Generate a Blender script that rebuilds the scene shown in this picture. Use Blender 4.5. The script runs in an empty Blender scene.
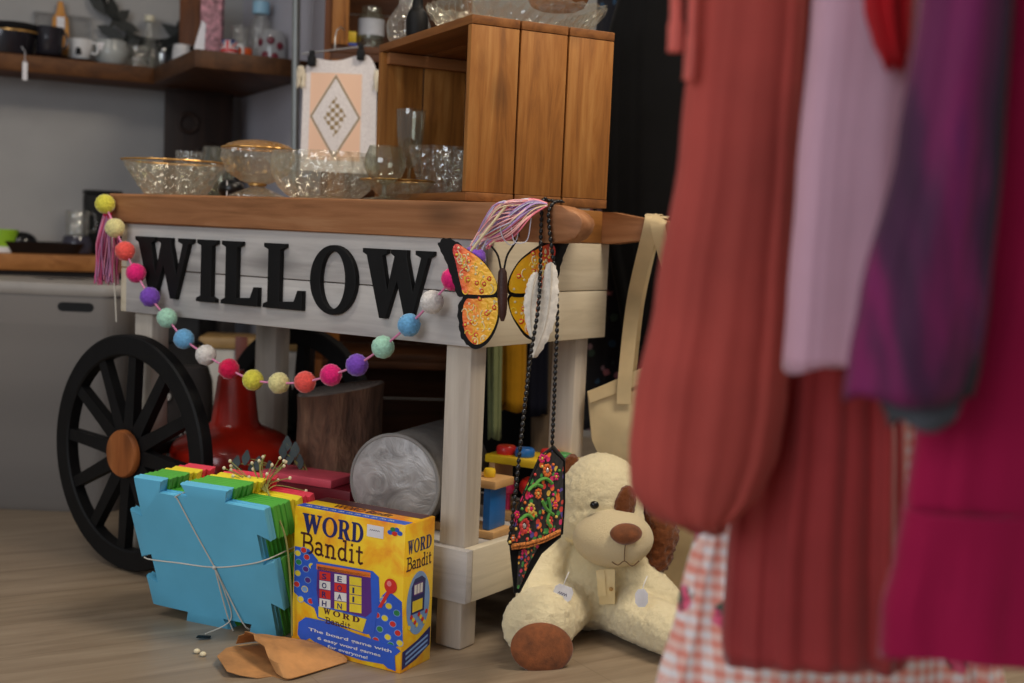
import bpy, bmesh, math, random
from mathutils import Vector, Matrix, Euler, noise
R = math.radians
PI = math.pi
random.seed(7)
scn = bpy.context.scene
COL = scn.collection

# ------------------------------------------------------------ camera geometry (image 1024 x 683)
FPX, PITCH, ROLL, CAMH = 1237.57, .0838, .0424, .78
def ray(px, py):
    a, b = px-512, py-341.5
    cr, sr = math.cos(ROLL), math.sin(ROLL)
    X, Y = a*cr+b*sr, -a*sr+b*cr
    r, u = X/FPX, -Y/FPX
    cp, sp = math.cos(PITCH), math.sin(PITCH)
    return Vector((r, cp+u*sp, -sp+u*cp))
CAM = Vector((0, 0, CAMH))
def at(px, py, y):
    d = ray(px, py); return CAM + d*(y/d.y)
def floorpt(px, py, z=0.0):
    d = ray(px, py); return CAM + d*((z-CAMH)/d.z)
def onplane(px, py, o, n):
    d = ray(px, py); return CAM + d*((o-CAM).dot(n)/d.dot(n))

# ------------------------------------------------------------ object helpers
WM = {}
def tag(o, label=None, cat=None, group=None, kind=None):
    if label: o['label'] = label
    if cat: o['category'] = cat
    if group: o['group'] = group
    if kind: o['kind'] = kind
    return o
def thing(name, label, cat, loc=(0,0,0), rz=0.0, group=None, kind=None):
    o = bpy.data.objects.new(name, None); COL.objects.link(o)
    o.empty_display_size = .05
    o.location = loc; o.rotation_euler = (0, 0, rz)
    WM[o.name] = Matrix.Translation(Vector(loc)) @ Matrix.Rotation(rz, 4, 'Z')
    return tag(o, label, cat, group, kind)
def finish(bm, name, mats, smooth=True, angle=40):
    bmesh.ops.recalc_face_normals(bm, faces=bm.faces[:])
    me = bpy.data.meshes.new(name); bm.to_mesh(me); bm.free()
    for m in (mats if isinstance(mats, (list, tuple)) else [mats]): me.materials.append(m)
    if smooth:
        me.polygons.foreach_set('use_smooth', [True]*len(me.polygons))
        me.set_sharp_from_angle(angle=R(angle))
    return me
def obj(name, bm, mats, parent=None, world=False, smooth=True, angle=40, label=None):
    """one mesh object; with a parent the bmesh is in the parent's own frame unless world=True"""
    if parent is not None and world: bm.transform(WM[parent.name].inverted())
    me = finish(bm, name, mats, smooth, angle)
    o = bpy.data.objects.new(name, me); COL.objects.link(o)
    if parent is not None:
        o.parent = parent; WM[o.name] = WM[parent.name]
    else: WM[o.name] = Matrix.Identity(4)
    if label: o['label'] = label
    return o
def single(name, bm, mats, label, cat, group=None, kind=None, smooth=True, angle=40, loc=None):
    """a thing that is one mesh, modelled in world space, its origin moved to its base"""
    if loc is None:
        vs = [v.co for v in bm.verts]
        lo = Vector([min(v[i] for v in vs) for i in range(3)]); hi = Vector([max(v[i] for v in vs) for i in range(3)])
        loc = Vector(((lo.x+hi.x)/2, (lo.y+hi.y)/2, lo.z))
    bm.transform(Matrix.Translation(-Vector(loc)))
    o = obj(name, bm, mats, None, smooth=smooth, angle=angle)
    o.location = loc; WM[o.name] = Matrix.Translation(Vector(loc))
    return tag(o, label, cat, group, kind)
def struct(name, bm, mats, smooth=False):
    o = obj(name, bm, mats, smooth=smooth); o['kind'] = 'structure'; return o
def copy_tree(o, parent=None):
    c = o.copy(); COL.objects.link(c)
    if parent is not None: c.parent = parent
    for ch in list(o.children): copy_tree(ch, c)
    return c

# ------------------------------------------------------------ shape helpers (all add to a bmesh)
def B(): return bmesh.new()
def frame(o, x, y, z):
    return Matrix(((x[0],y[0],z[0],o[0]),(x[1],y[1],z[1],o[1]),(x[2],y[2],z[2],o[2]),(0,0,0,1)))
def align(p, d, up=Vector((0,0,1))):
    z = Vector(d).normalized()
    if abs(z.dot(up)) > .98: up = Vector((1,0,0))
    x = up.cross(z).normalized(); return frame(p, x, z.cross(x), z)
def box(bm, x0, x1, y0, y1, z0, z1, bev=.002, M=None, mi=0, seg=2):
    mat = Matrix.Translation(((x0+x1)/2,(y0+y1)/2,(z0+z1)/2)) @ Matrix.Diagonal((x1-x0,y1-y0,z1-z0,1))
    if M is not None: mat = M @ mat
    g = bmesh.ops.create_cube(bm, size=1, matrix=mat)
    fs = set(f for v in g['verts'] for f in v.link_faces)
    for f in fs: f.material_index = mi
    if bev:
        es = set(e for v in g['verts'] for e in v.link_edges)
        bmesh.ops.bevel(bm, geom=list(es), offset=bev, segments=seg, affect='EDGES', profile=.5, material=-1)
def ring_faces(bm, a, b, mi=0, closed=True):
    n = len(a); out = []
    for i in range(n if closed else n-1):
        j = (i+1) % n
        try:
            f = bm.faces.new((a[i], a[j], b[j], b[i])); f.material_index = mi; out.append(f)
        except ValueError: pass
    return out
def loft(bm, rings, cap0=True, cap1=True, mi=0, closed=True):
    vr = [[bm.verts.new(p) for p in r] for r in rings]
    for a, b in zip(vr, vr[1:]): ring_faces(bm, a, b, mi, closed)
    if cap0: bm.faces.new(vr[0][::-1]).material_index = mi
    if cap1: bm.faces.new(vr[-1]).material_index = mi
    return vr
def lathe(bm, prof, M=None, seg=40, mod=None, mi=0, cap0=False, cap1=False):
    rings = []
    for r, z in prof:
        ring = []
        for i in range(seg):
            t = 2*PI*i/seg; rr = max(r, 1e-5)*(mod(t, z) if mod else 1)
            p = Vector((rr*math.cos(t), rr*math.sin(t), z)); ring.append(M @ p if M is not None else p)
        rings.append(ring)
    return loft(bm, rings, cap0, cap1, mi)
def tube(bm, pts, r, seg=8, closed=False, mi=0):
    pts = [Vector(p) for p in pts]; n = len(pts); rings = []; x = None
    for i, p in enumerate(pts):
        if closed: d = pts[(i+1) % n] - pts[i-1]
        else: d = pts[min(i+1, n-1)] - pts[max(i-1, 0)]
        d = d.normalized() if d.length > 1e-9 else Vector((0,0,1))
        if x is None:
            up = Vector((0,0,1)) if abs(d.z) < .95 else Vector((1,0,0))
            x = up.cross(d).normalized()
        x = (x - d*x.dot(d))
        x = x.normalized() if x.length > 1e-6 else d.orthogonal().normalized()
        y = d.cross(x); rr = r[i] if isinstance(r, (list, tuple)) else r
        rings.append([p + (x*math.cos(2*PI*k/seg) + y*math.sin(2*PI*k/seg))*rr for k in range(seg)])
    if closed:
        vr = [[bm.verts.new(q) for q in rg] for rg in rings]
        for i in range(n): ring_faces(bm, vr[i], vr[(i+1) % n], mi)
    else: loft(bm, rings, True, True, mi)
def ball(bm, c, r, M=None, sub=3, mi=0):
    if not isinstance(r, (tuple, list, Vector)): r = (r, r, r)
    m = Matrix.Translation(Vector(c)) @ (M if M is not None else Matrix.Identity(4)) @ Matrix.Diagonal((r[0], r[1], r[2], 1))
    g = bmesh.ops.create_icosphere(bm, subdivisions=sub, radius=1, matrix=m)
    for f in set(f for v in g['verts'] for f in v.link_faces): f.material_index = mi
    return g['verts']
def prism(bm, pts, th, M=None, bev=0.0, mi=0):
    """2D outline in local XY, extruded along local +Z from 0 to th"""
    a = [bm.verts.new((M @ Vector((p[0], p[1], 0))) if M is not None else Vector((p[0], p[1], 0))) for p in pts]
    b = [bm.verts.new((M @ Vector((p[0], p[1], th))) if M is not None else Vector((p[0], p[1], th))) for p in pts]
    f0 = bm.faces.new(a[::-1]); f1 = bm.faces.new(b); fs = ring_faces(bm, a, b, mi)
    f0.material_index = f1.material_index = mi
    if bev:
        es = list(f1.edges) + list(f0.edges)
        bmesh.ops.bevel(bm, geom=es, offset=bev, segments=2, affect='EDGES', profile=.5, material=-1)
def catmull(pts, n=6, closed=False):
    pts = [Vector(p) for p in pts]; out = []; N = len(pts)
    for i in range(N if closed else N-1):
        g = (lambda k: pts[k % N]) if closed else (lambda k: pts[max(0, min(N-1, k))])
        p0, p1, p2, p3 = g(i-1), g(i), g(i+1), g(i+2)
        for k in range(n):
            t = k/n
            out.append(.5*((2*p1)+(p2-p0)*t+(2*p0-5*p1+4*p2-p3)*t*t+(3*p1-p0-3*p2+p3)*t**3))
    if not closed: out.append(pts[-1].copy())
    return out
def ell(cx, cy, rx, ry, n=32, a0=0): return [(cx+rx*math.cos(a0+2*PI*i/n), cy+ry*math.sin(a0+2*PI*i/n)) for i in range(n)]
def curve_shape(bm, loops, th, M=None, bev=0.0, mi=0):
    """closed 2D loops (holes by even-odd), extruded to thickness th along local +Z"""
    cu = bpy.data.curves.new('outline', 'CURVE'); cu.dimensions = '2D'; cu.fill_mode = 'BOTH'
    cu.extrude = th/2 - bev; cu.bevel_depth = bev; cu.bevel_resolution = 1; cu.offset = -bev
    for lp in loops:
        s = cu.splines.new('POLY'); s.points.add(len(lp)-1); s.use_cyclic_u = True
        for q, p in zip(s.points, lp): q.co = (p[0], p[1], 0, 1)
    to_bm(bm, cu, th, M, mi)
def to_bm(bm, cu, th, M, mi):
    ob = bpy.data.objects.new('outline', cu); me = bpy.data.meshes.new_from_object(ob)
    me.transform(Matrix.Translation((0, 0, th/2)))
    if M is not None: me.transform(M)
    n0 = len(bm.faces); bm.from_mesh(me); bm.faces.ensure_lookup_table()
    for f in bm.faces[n0:]: f.material_index = mi
    bpy.data.objects.remove(ob); bpy.data.meshes.remove(me); bpy.data.curves.remove(cu)
def text(bm, s, w, h, th, M, mi=0, bold=0.0):
    """lettering fitted into w x h with its lower left corner at the frame's origin"""
    cu = bpy.data.curves.new('outline', 'FONT'); cu.body = s; cu.size = 1; cu.offset = bold; cu.resolution_u = 3
    cu.extrude = th/2
    ob = bpy.data.objects.new('outline', cu); me = bpy.data.meshes.new_from_object(ob)
    xs = [v.co.x for v in me.vertices]; ys = [v.co.y for v in me.vertices]
    x0, x1, y0, y1 = min(xs), max(xs), min(ys), max(ys)
    me.transform(M @ Matrix.Translation((0, 0, th/2)) @ Matrix.Diagonal((w/(x1-x0), h/(y1-y0), 1, 1)) @ Matrix.Translation((-x0, -y0, 0)))
    n0 = len(bm.faces); bm.from_mesh(me); bm.faces.ensure_lookup_table()
    for f in bm.faces[n0:]: f.material_index = mi
    bpy.data.objects.remove(ob); bpy.data.meshes.remove(me); bpy.data.curves.remove(cu)
def fused(bm, voxel, smooth=4, disp=0.0, freq=60.0, seed=0):
    """the pieces of a bmesh melted into one continuous skin"""
    me = bpy.data.meshes.new('skin'); bm.to_mesh(me); bm.free()
    ob = bpy.data.objects.new('skin', me); COL.objects.link(ob)
    m = ob.modifiers.new('r', 'REMESH'); m.mode = 'VOXEL'; m.voxel_size = voxel; m.use_smooth_shade = True
    m = ob.modifiers.new('s', 'SMOOTH'); m.iterations = smooth; m.factor = .5
    dg = bpy.context.evaluated_depsgraph_get(); me2 = bpy.data.meshes.new_from_object(ob.evaluated_get(dg))
    bpy.data.objects.remove(ob); bpy.data.meshes.remove(me)
    out = bmesh.new(); out.from_mesh(me2); bpy.data.meshes.remove(me2)
    if disp:
        out.normal_update(); off = Vector((seed*3.1, seed*1.7, 0))
        mv = [(v, v.normal.copy()) for v in out.verts]
        for v, n in mv:
            q = v.co*freq+off
            v.co += n*disp*(noise.noise(q) + .6*noise.noise(q*2.1))
    return out
def limb(bm, pts, rs, n=7, sub=2):
    for i in range(len(pts)-1):
        a, b = Vector(pts[i]), Vector(pts[i+1])
        for k in range(n+1):
            t = k/n; ball(bm, a.lerp(b, t), rs[i]*(1-t)+rs[i+1]*t, sub=sub)

# ------------------------------------------------------------ materials
def lin(c):
    f = lambda u: (u/12.92 if u <= .04045 else ((u+.055)/1.055)**2.4)
    return tuple(f(x/255) for x in c[:3]) + (1.0,)
class NT:
    def __init__(s, name):
        s.m = bpy.data.materials.new(name); s.m.use_nodes = True; s.t = s.m.node_tree; s.t.nodes.clear()
        s.out = s.n('ShaderNodeOutputMaterial')
    def n(s, kind, **kw):
        nd = s.t.nodes.new(kind)
        for k, v in kw.items():
            if k in nd.inputs.keys(): s.set(nd.inputs[k], v)
            else: setattr(nd, k, v)
        return nd
    def set(s, inp, v):
        if isinstance(v, bpy.types.NodeSocket): s.t.links.new(v, inp)
        else: inp.default_value = v
    def coord(s, scale=(1,1,1), rot=(0,0,0), loc=None, kind='Object'):
        mp = s.n('ShaderNodeMapping'); s.set(mp.inputs['Vector'], s.n('ShaderNodeTexCoord').outputs[kind])
        mp.inputs['Scale'].default_value = scale; mp.inputs['Rotation'].default_value = rot
        if loc: mp.inputs['Location'].default_value = loc
        return mp.outputs[0]
    def noise(s, vec, scale, detail=4, rough=.5, dist=0.0):
        nd = s.n('ShaderNodeTexNoise'); s.set(nd.inputs['Vector'], vec)
        nd.inputs['Scale'].default_value = scale; nd.inputs['Detail'].default_value = detail
        nd.inputs['Roughness'].default_value = rough; nd.inputs['Distortion'].default_value = dist
        return nd.outputs[0]
    def ramp(s, fac, stops, interp='LINEAR'):
        nd = s.n('ShaderNodeValToRGB'); s.set(nd.inputs[0], fac); cr = nd.color_ramp; cr.interpolation = interp
        while len(cr.elements) < len(stops): cr.elements.new(.5)
        for e, (p, c) in zip(cr.elements, stops): e.position = p; e.color = lin(c)
        return nd.outputs[0]
    def mix(s, fac, a, b, mode='MIX'):
        nd = s.n('ShaderNodeMix', data_type='RGBA', blend_type=mode)
        s.set(nd.inputs[0], fac); s.set(nd.inputs[6], a); s.set(nd.inputs[7], b); return nd.outputs[2]
    def math(s, op, a, b=0.0):
        nd = s.n('ShaderNodeMath', operation=op); s.set(nd.inputs[0], a); s.set(nd.inputs[1], b); return nd.outputs[0]
    def sep(s, v):
        nd = s.n('ShaderNodeSeparateXYZ'); s.set(nd.inputs[0], v); return nd.outputs
    def bump(s, h, strength=.2, dist=.005):
        nd = s.n('ShaderNodeBump'); s.set(nd.inputs['Height'], h)
        nd.inputs['Strength'].default_value = strength; nd.inputs['Distance'].default_value = dist; return nd.outputs[0]
    def bsdf(s, col, rough=.5, metal=0.0, normal=None, sheen=0.0, spec=.5, link=True, coat=0.0):
        p = s.n('ShaderNodeBsdfPrincipled'); s.set(p.inputs['Base Color'], col); s.set(p.inputs['Roughness'], rough)
        s.set(p.inputs['Metallic'], metal); s.set(p.inputs['Specular IOR Level'], spec)
        if normal is not None: s.set(p.inputs['Normal'], normal)
        if sheen: p.inputs['Sheen Weight'].default_value = sheen; p.inputs['Sheen Roughness'].default_value = .4
        if coat: p.inputs['Coat Weight'].default_value = coat
        if link: s.t.links.new(p.outputs[0], s.out.inputs[0])
        return p.outputs[0]
def plain(name, c, rough=.5, metal=0.0, var=.08, scale=12, bump=0.0, bscale=200, sheen=0.0, spec=.5, coat=0.0):
    s = NT(name); v = s.coord()
    c2 = tuple(max(0, x*(1-var*1.6)) for x in c); c1 = tuple(min(255, x*(1+var*.5)) for x in c)
    col = s.ramp(s.noise(v, scale, 4, .6), [(.3, c2), (.7, c1)])
    nm = s.bump(s.noise(v, bscale, 3, .6), bump, .002) if bump else None
    s.bsdf(col, rough, metal, nm, sheen, spec, coat=coat); return s.m
def wood(name, dark, mid, light, axis='x', scale=1.0, rough=.55, knots=True, spec=.3):
    s = NT(name); oi = s.n('ShaderNodeObjectInfo').outputs['Random']
    k = {'x': (1.2, 14, 14), 'y': (14, 1.2, 14), 'z': (14, 14, 1.2)}[axis]
    v = s.coord(tuple(q*scale for q in k))
    add = s.n('ShaderNodeVectorMath', operation='ADD'); s.set(add.inputs[0], v)
    cx = s.n('ShaderNodeCombineXYZ'); off = s.math('MULTIPLY', oi, 37.0)
    for i in range(3): s.set(cx.inputs[i], off)
    s.set(add.inputs[1], cx.outputs[0]); v = add.outputs[0]
    g = s.noise(v, 2.2, 6, .62, .7); f = s.noise(v, 9, 3, .6, .2)
    col = s.ramp(g, [(.28, dark), (.5, mid), (.74, light)])
    col = s.mix(s.math('MULTIPLY', f, .35), col, lin(dark))
    if knots:
        kv = s.coord(tuple(q*scale for q in {'x': (4, 9, 9), 'y': (9, 4, 9), 'z': (9, 9, 4)}[axis]))
        vo = s.n('ShaderNodeTexVoronoi'); s.set(vo.inputs['Vector'], kv); vo.inputs['Scale'].default_value = 1.0
        kk = s.ramp(vo.outputs['Distance'], [(.06, (255,255,255)), (.26, (0,0,0))])
        col = s.mix(s.math('MULTIPLY', kk, .55), col, lin(tuple(x*.55 for x in dark)))
    s.bsdf(col, rough, 0, s.bump(f, .15, .002), spec=spec); return s.m
def cloth(name, c, rough=.9, var=.12, weave=900, sheen=.06, sheer=0.0, big=5):
    s = NT(name); v = s.coord()
    c2 = tuple(x*(1-var*1.5) for x in c); c1 = tuple(min(255, x*(1+var*.4)) for x in c)
    col = s.ramp(s.noise(v, big, 4, .6), [(.3, c2), (.7, c1)])
    nm = s.bump(s.noise(v, weave, 2, .5), .25, .001)
    sh = s.bsdf(col, rough, 0, nm, sheen, .2, link=False)
    tr = s.n('ShaderNodeBsdfTranslucent'); s.set(tr.inputs[0], col)
    mx = s.n('ShaderNodeMixShader'); mx.inputs[0].default_value = .25; s.set(mx.inputs[1], sh); s.set(mx.inputs[2], tr.outputs[0]); last = mx.outputs[0]
    if sheer:
        tp = s.n('ShaderNodeBsdfTransparent'); tp.inputs[0].default_value = lin(tuple(min(255, x*.4+150) for x in c))
        m2 = s.n('ShaderNodeMixShader'); m2.inputs[0].default_value = sheer; s.set(m2.inputs[1], last); s.set(m2.inputs[2], tp.outputs[0]); last = m2.outputs[0]
    s.t.links.new(last, s.out.inputs[0]); return s.m
def glass(name, tint=(245,246,240), milky=.04, cut=0.0, cscale=60, rough=.03, body=(225,225,210), edge=.5):
    """thin clear glass: clear seen straight on, reflecting and brighter towards its edges"""
    s = NT(name); v = s.coord()
    nm = None
    if cut:
        vo = s.n('ShaderNodeTexVoronoi'); s.set(vo.inputs['Vector'], v); vo.inputs['Scale'].default_value = cscale
        nm = s.bump(vo.outputs['Distance'], cut, .01)
    tp = s.n('ShaderNodeBsdfTransparent'); tp.inputs[0].default_value = lin(tint)
    gl = s.n('ShaderNodeBsdfGlossy'); gl.inputs['Roughness'].default_value = rough; gl.inputs[0].default_value = (.95,.95,.95,1)
    d1 = s.bsdf(lin(body), .15, 0, nm, link=False); tl = s.n('ShaderNodeBsdfTranslucent'); tl.inputs[0].default_value = lin(body)
    dm = s.n('ShaderNodeMixShader'); dm.inputs[0].default_value = .5; s.set(dm.inputs[1], d1); s.set(dm.inputs[2], tl.outputs[0]); df = dm.outputs[0]
    lw = s.n('ShaderNodeLayerWeight'); lw.inputs[0].default_value = .35
    if nm is not None: s.set(gl.inputs['Normal'], nm); s.set(lw.inputs['Normal'], nm)
    fac = s.n('ShaderNodeMapRange'); s.set(fac.inputs[0], lw.outputs['Facing']); fac.inputs[1].default_value = .15
    fac.inputs[3].default_value = .06; fac.inputs[4].default_value = edge
    m1 = s.n('ShaderNodeMixShader'); s.set(m1.inputs[0], fac.outputs[0]); s.set(m1.inputs[1], tp.outputs[0]); s.set(m1.inputs[2], gl.outputs[0])
    m2 = s.n('ShaderNodeMixShader'); m2.inputs[0].default_value = milky; s.set(m2.inputs[1], m1.outputs[0]); s.set(m2.inputs[2], df)
    s.t.links.new(m2.outputs[0], s.out.inputs[0]); return s.m
# ------------------------------------------------------------ shared materials
M_beam = wood('stained_pine_beam', (124,82,50), (164,112,74), (188,140,100), 'x', 1.0)
M_hand = wood('pale_pine_handle', (150,98,62), (188,130,90), (206,152,112), 'x', 1.0)
M_beam_y = wood('stained_pine_beam_across', (124,80,38), (164,110,56), (186,132,76), 'y', 1.0)
M_crate = wood('varnished_crate_pine', (96,56,22), (156,100,44), (188,134,72), 'z', 1.1)
M_crate_h = wood('varnished_crate_pine_rail', (98,58,26), (132,82,38), (158,104,54), 'y', 1.1)
M_crate_hx = wood('varnished_crate_pine_edge', (122,76,42), (156,102,60), (178,124,78), 'x', 1.1)
M_dark = wood('dark_shelf_wood', (54,32,18), (88,52,28), (114,72,40), 'x', .8)
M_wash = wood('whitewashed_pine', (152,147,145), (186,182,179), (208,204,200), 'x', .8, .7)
M_wash_y = wood('whitewashed_pine_side_warm_lit', (184,172,148), (208,196,172), (222,212,190), 'y', .8, .7)  # same whitewash, with the warm light on the side face put into its colour
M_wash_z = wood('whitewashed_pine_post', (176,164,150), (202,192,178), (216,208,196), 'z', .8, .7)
M_black = plain('black_paint', (15,15,16), .6, var=.25, scale=20, bump=.15, bscale=120, spec=.25)
M_blackcloth = cloth('black_cloth', (15,15,17), var=.3, sheen=.15)
M_glass = glass('clear_glass')
M_cut = glass('cut_glass', (253,253,251), .045, .5, 70, .05, (236,236,228), .5)
M_press = glass('pressed_glass', (253,253,249), .075, .5, 52, .06, (236,232,214), .5)
M_steel = plain('grey_metal', (168,170,172), .35, .8, .05)
M_gold = plain('gilt_rim', (196,150,84), .3, .6, .1)
M_white = plain('white_paint', (232,230,224), .5, var=.03)
M_card = plain('white_card', (236,234,238), .7, var=.03)
M_thread = plain('pale_thread', (214,208,196), .8, var=.05)

# ------------------------------------------------------------ the room
def wood_floor():
    s = NT('laminate_floor'); v = s.coord((1,1,1), (0,0,R(-31)))
    x, y, z = s.sep(v)
    br = s.n('ShaderNodeTexBrick'); s.set(br.inputs['Vector'], v)
    br.inputs['Scale'].default_value = 1; br.inputs['Brick Width'].default_value = 1.28; br.inputs['Row Height'].default_value = .19
    br.inputs['Mortar Size'].default_value = .0012; br.offset = .37
    br.inputs['Color1'].default_value = (0,0,0,1); br.inputs['Color2'].default_value = (1,1,1,1); br.inputs['Mortar'].default_value = (.5,.5,.5,1)
    gm = s.n('ShaderNodeMapping'); s.set(gm.inputs[0], v); gm.inputs['Scale'].default_value = (1.5, 17, 1)
    g = s.noise(gm.outputs[0], 2.0, 6, .6, .8)
    a = s.ramp(g, [(.3, (130,113,94)), (.55, (147,130,110)), (.75, (160,143,122))])
    b = s.ramp(g, [(.3, (124,107,88)), (.55, (141,124,103)), (.75, (154,137,116))])
    col = s.mix(br.outputs['Color'], a, b)
    col = s.mix(s.math('MULTIPLY', br.outputs['Fac'], .5), col, lin((110,92,74)))
    s.bsdf(col, .38, 0, s.bump(g, .06, .002), spec=.4); return s.m
bm = B(); box(bm, -4, 4, -2.5, 6, -.05, 0, 0)
struct('floor', bm, wood_floor())
M_wallp = plain('grey_wall_paint', (166,165,164), .8, var=.03, scale=3, bump=.06, bscale=60)
WD = Vector((math.sin(R(61.6)), math.cos(R(61.6)), 0)); WN = Vector((WD.y, -WD.x, 0))      # along the left wall, and out of it
CORN = Vector((-.98, 4.37, 0))
def wallbox(o, d, n, t0, t1, z0, z1, th):      # wall with its face on the line o + d*t, thickness behind it
    bm = B(); M = frame(o, d, -n, Vector((0,0,1)))
    box(bm, t0, t1, 0, th, z0, z1, 0, M); return bm
struct('wall_left', wallbox(CORN, WD, WN, -4.0, 0.0, 0, 2.7, .1), M_wallp)
WD2 = WN; WN2 = -WD
M_wallr = plain('lilac_grey_wall_paint', (182,180,188), .8, var=.03, scale=3, bump=.06, bscale=60)
struct('wall_partition', wallbox(CORN, WD2, WN2, 0.0, .74, 0, 2.7, .08), M_wallr)
bm = B(); box(bm, -1.0, 4, 4.9, 5.0, 0, 2.7, 0)
struct('wall_back', bm, M_wallp)
bm = B(); box(bm, -4, 4, -2.5, 6, 2.7, 2.75, 0)
struct('ceiling', bm, plain('white_ceiling', (226,224,220), .9, var=.02))

# ------------------------------------------------------------ the flower cart
CL = Vector((-.0605, 2.243, 0)); CRZ = R(-33.57)
CXd = Vector((math.cos(CRZ), math.sin(CRZ), 0)); CYd = Vector((-math.sin(CRZ), math.cos(CRZ), 0))
def cartw(x, y, z): return CL + CXd*x + CYd*y + Vector((0,0,z))
def cpt(px, py, ly):
    p = onplane(px, py, CL + CYd*ly, CYd) - CL; return Vector((p.dot(CXd), ly, p.z))
cart = thing('flower_cart', 'wooden market cart with black WILLOW lettering, whitewashed panels and stained rails', 'cart', CL, CRZ)
# long rails ending in rounded handles (outline in XZ, extruded through Y)
XZ = lambda o: frame(o, (1,0,0), (0,0,1), (0,-1,0))     # local x -> x, y -> z, +z -> -y (towards the viewer)
def rail(y0, y1, xe, mats, parent, name, taper=False):
    z0, z1 = .775, .841
    p = [(-1.028, z0), (-1.028, z1), (xe-.085, z1)]
    p += [(xe-.085+.085*math.sin(a), z1-.032+.032*math.cos(a)) for a in [R(q) for q in (15,30,45,60,75,90)]]
    p += [(xe-.004, z0+.020), (xe-.014, z0+.008), (xe-.032, z0), (xe-.06, z0-.002)]
    if taper: p = [(-1.028, z0), (-1.028, z1), (.02, z1), (.075, z1-.008), (.12, z1-.014), (xe-.02, z1-.015), (xe-.006, z1-.020), (xe, z1-.03), (xe-.006, z0+.023), (xe-.02, z0+.018), (.12, z0+.017), (.075, z0+.008), (.02, z0)]
    bm = B(); prism(bm, p[::-1], y1-y0, XZ((0, y1, 0)), .005)
    return obj(name, bm, mats, parent)
r1 = rail(-.010, .036, .213, M_beam, cart, 'handle_rail')
r2 = rail(.430, .476, .20, M_beam, cart, 'handle_rail', True)
bm = B(); box(bm, -.045, .002, .037, .430, .775, .842, .003)
obj('cross_rail', bm, M_beam_y, cart)
bm = B(); box(bm, -1.02, -.975, .037, .430, .775, .841, .003)
obj('cross_rail', bm, M_beam_y, cart)
for k in range(4):
    w = .0975; bm = B(); box(bm, -.974, -.046, .0375+k*w+.001, .0375+(k+1)*w-.001, .822, .843, .002)
    obj('top_board', bm, M_beam, cart)
for z0, z1 in ((.577, .6755), (.6775, .7745)):
    bm = B(); box(bm, -.975, .0, .0, .018, z0, z1, .0015); obj('front_board', bm, M_wash, cart)
    bm = B(); box(bm, -.018, .0005, .0185, .466, z0, z1, .0015); obj('side_board', bm, M_wash_y, cart)
    bm = B(); box(bm, -.994, -.9755, .001, .466, z0, z1, .0015); obj('side_board', bm, M_wash_y, cart)
    bm = B(); box(bm, -.975, -.0185, .448, .466, z0, z1, .0015); obj('back_board', bm, M_wash, cart)
for x0, x1, y0, y1 in ((-.088,-.028,.0185,.070), (-.968,-.908,.0185,.070), (-.088,-.028,.396,.4475), (-.968,-.895,.396,.4475)):
    bm = B(); box(bm, x0, x1, y0, y1, 0, .8215, .006); obj('leg', bm, M_wash_z, cart)
bm = B(); box(bm, -.906, -.006, -.002, .018, .098, .198, .002); obj('lower_rail', bm, M_wash, cart)
bm = B(); box(bm, -.0275, -.006, .0185, .46, .098, .198, .002); obj('lower_rail', bm, M_wash_y, cart)
bm = B(); box(bm, -.906, -.0285, .448, .466, .098, .198, .002); obj('lower_rail', bm, M_wash, cart)
for k in range(4):
    y0 = .071+k*.0812; bm = B(); box(bm, -.97, -.0285, y0, y0+.079, .168, .186, .002); obj('shelf_board', bm, M_wash, cart)
# serif capitals
SER = {
 'I': (.42, [[(0,0),(.42,0),(.42,.06),(.33,.10),(.33,.90),(.42,.94),(.42,1),(0,1),(0,.94),(.09,.90),(.09,.10),(0,.06)]]),
 'L': (.80, [[(0,0),(.80,0),(.80,.30),(.70,.30),(.63,.13),(.34,.11),(.34,.90),(.43,.94),(.43,1),(0,1),(0,.94),(.09,.90),(.09,.10),(0,.06)]]),
 'W': (1.15, [[(0,1),(0,.94),(.07,.90),(.31,0),(.42,0),(.585,.54),(.73,0),(.84,0),(1.08,.90),(1.15,.94),(1.15,1),(.87,1),(.87,.94),(.96,.90),(.85,.42),(.735,.90),(.735,1),(.47,1),(.47,.94),(.53,.90),(.43,.42),(.335,.90),(.41,.94),(.41,1)]]),
 'O': (.95, [ell(.475,.5,.475,.52,40), ell(.475,.5,.255,.43,40)]),
 'D': (.90, [[(0,0),(.42,0)]+[(.42+.48*math.sin(R(a)), .5-.5*math.cos(R(a))) for a in range(15,180,15)]+[(.42,1),(0,1),(0,.94),(.09,.90),(.09,.10),(0,.06)],
             [(.34,.10),(.42,.10)]+[(.42+.23*math.sin(R(a)), .5-.40*math.cos(R(a))) for a in range(15,180,15)]+[(.42,.90),(.34,.90)]]),
 'R': (.95, [[(0,0),(.43,0),(.43,.06),(.34,.10),(.34,.42),(.40,.42),(.62,0),(.95,0),(.95,.06),(.86,.10),(.66,.46)]+[(.48+.34*math.sin(R(a)), .73-.27*math.cos(R(a))) for a in range(40,180,15)]+[(.48,1),(0,1),(0,.94),(.09,.90),(.09,.10),(0,.06)],
             [(.34,.54),(.44,.54)]+[(.44+.14*math.sin(R(a)), .72-.18*math.cos(R(a))) for a in range(20,180,20)]+[(.44,.90),(.34,.90)]]),
}
def serif(bm, ch, x0, x1, z0, z1, th, M, bev=0.0, mi=0):
    w, loops = SER[ch]
    curve_shape(bm, [[(x0+p[0]/w*(x1-x0), z0+p[1]*(z1-z0)) for p in lp] for lp in loops], th, M, bev, mi)
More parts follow.
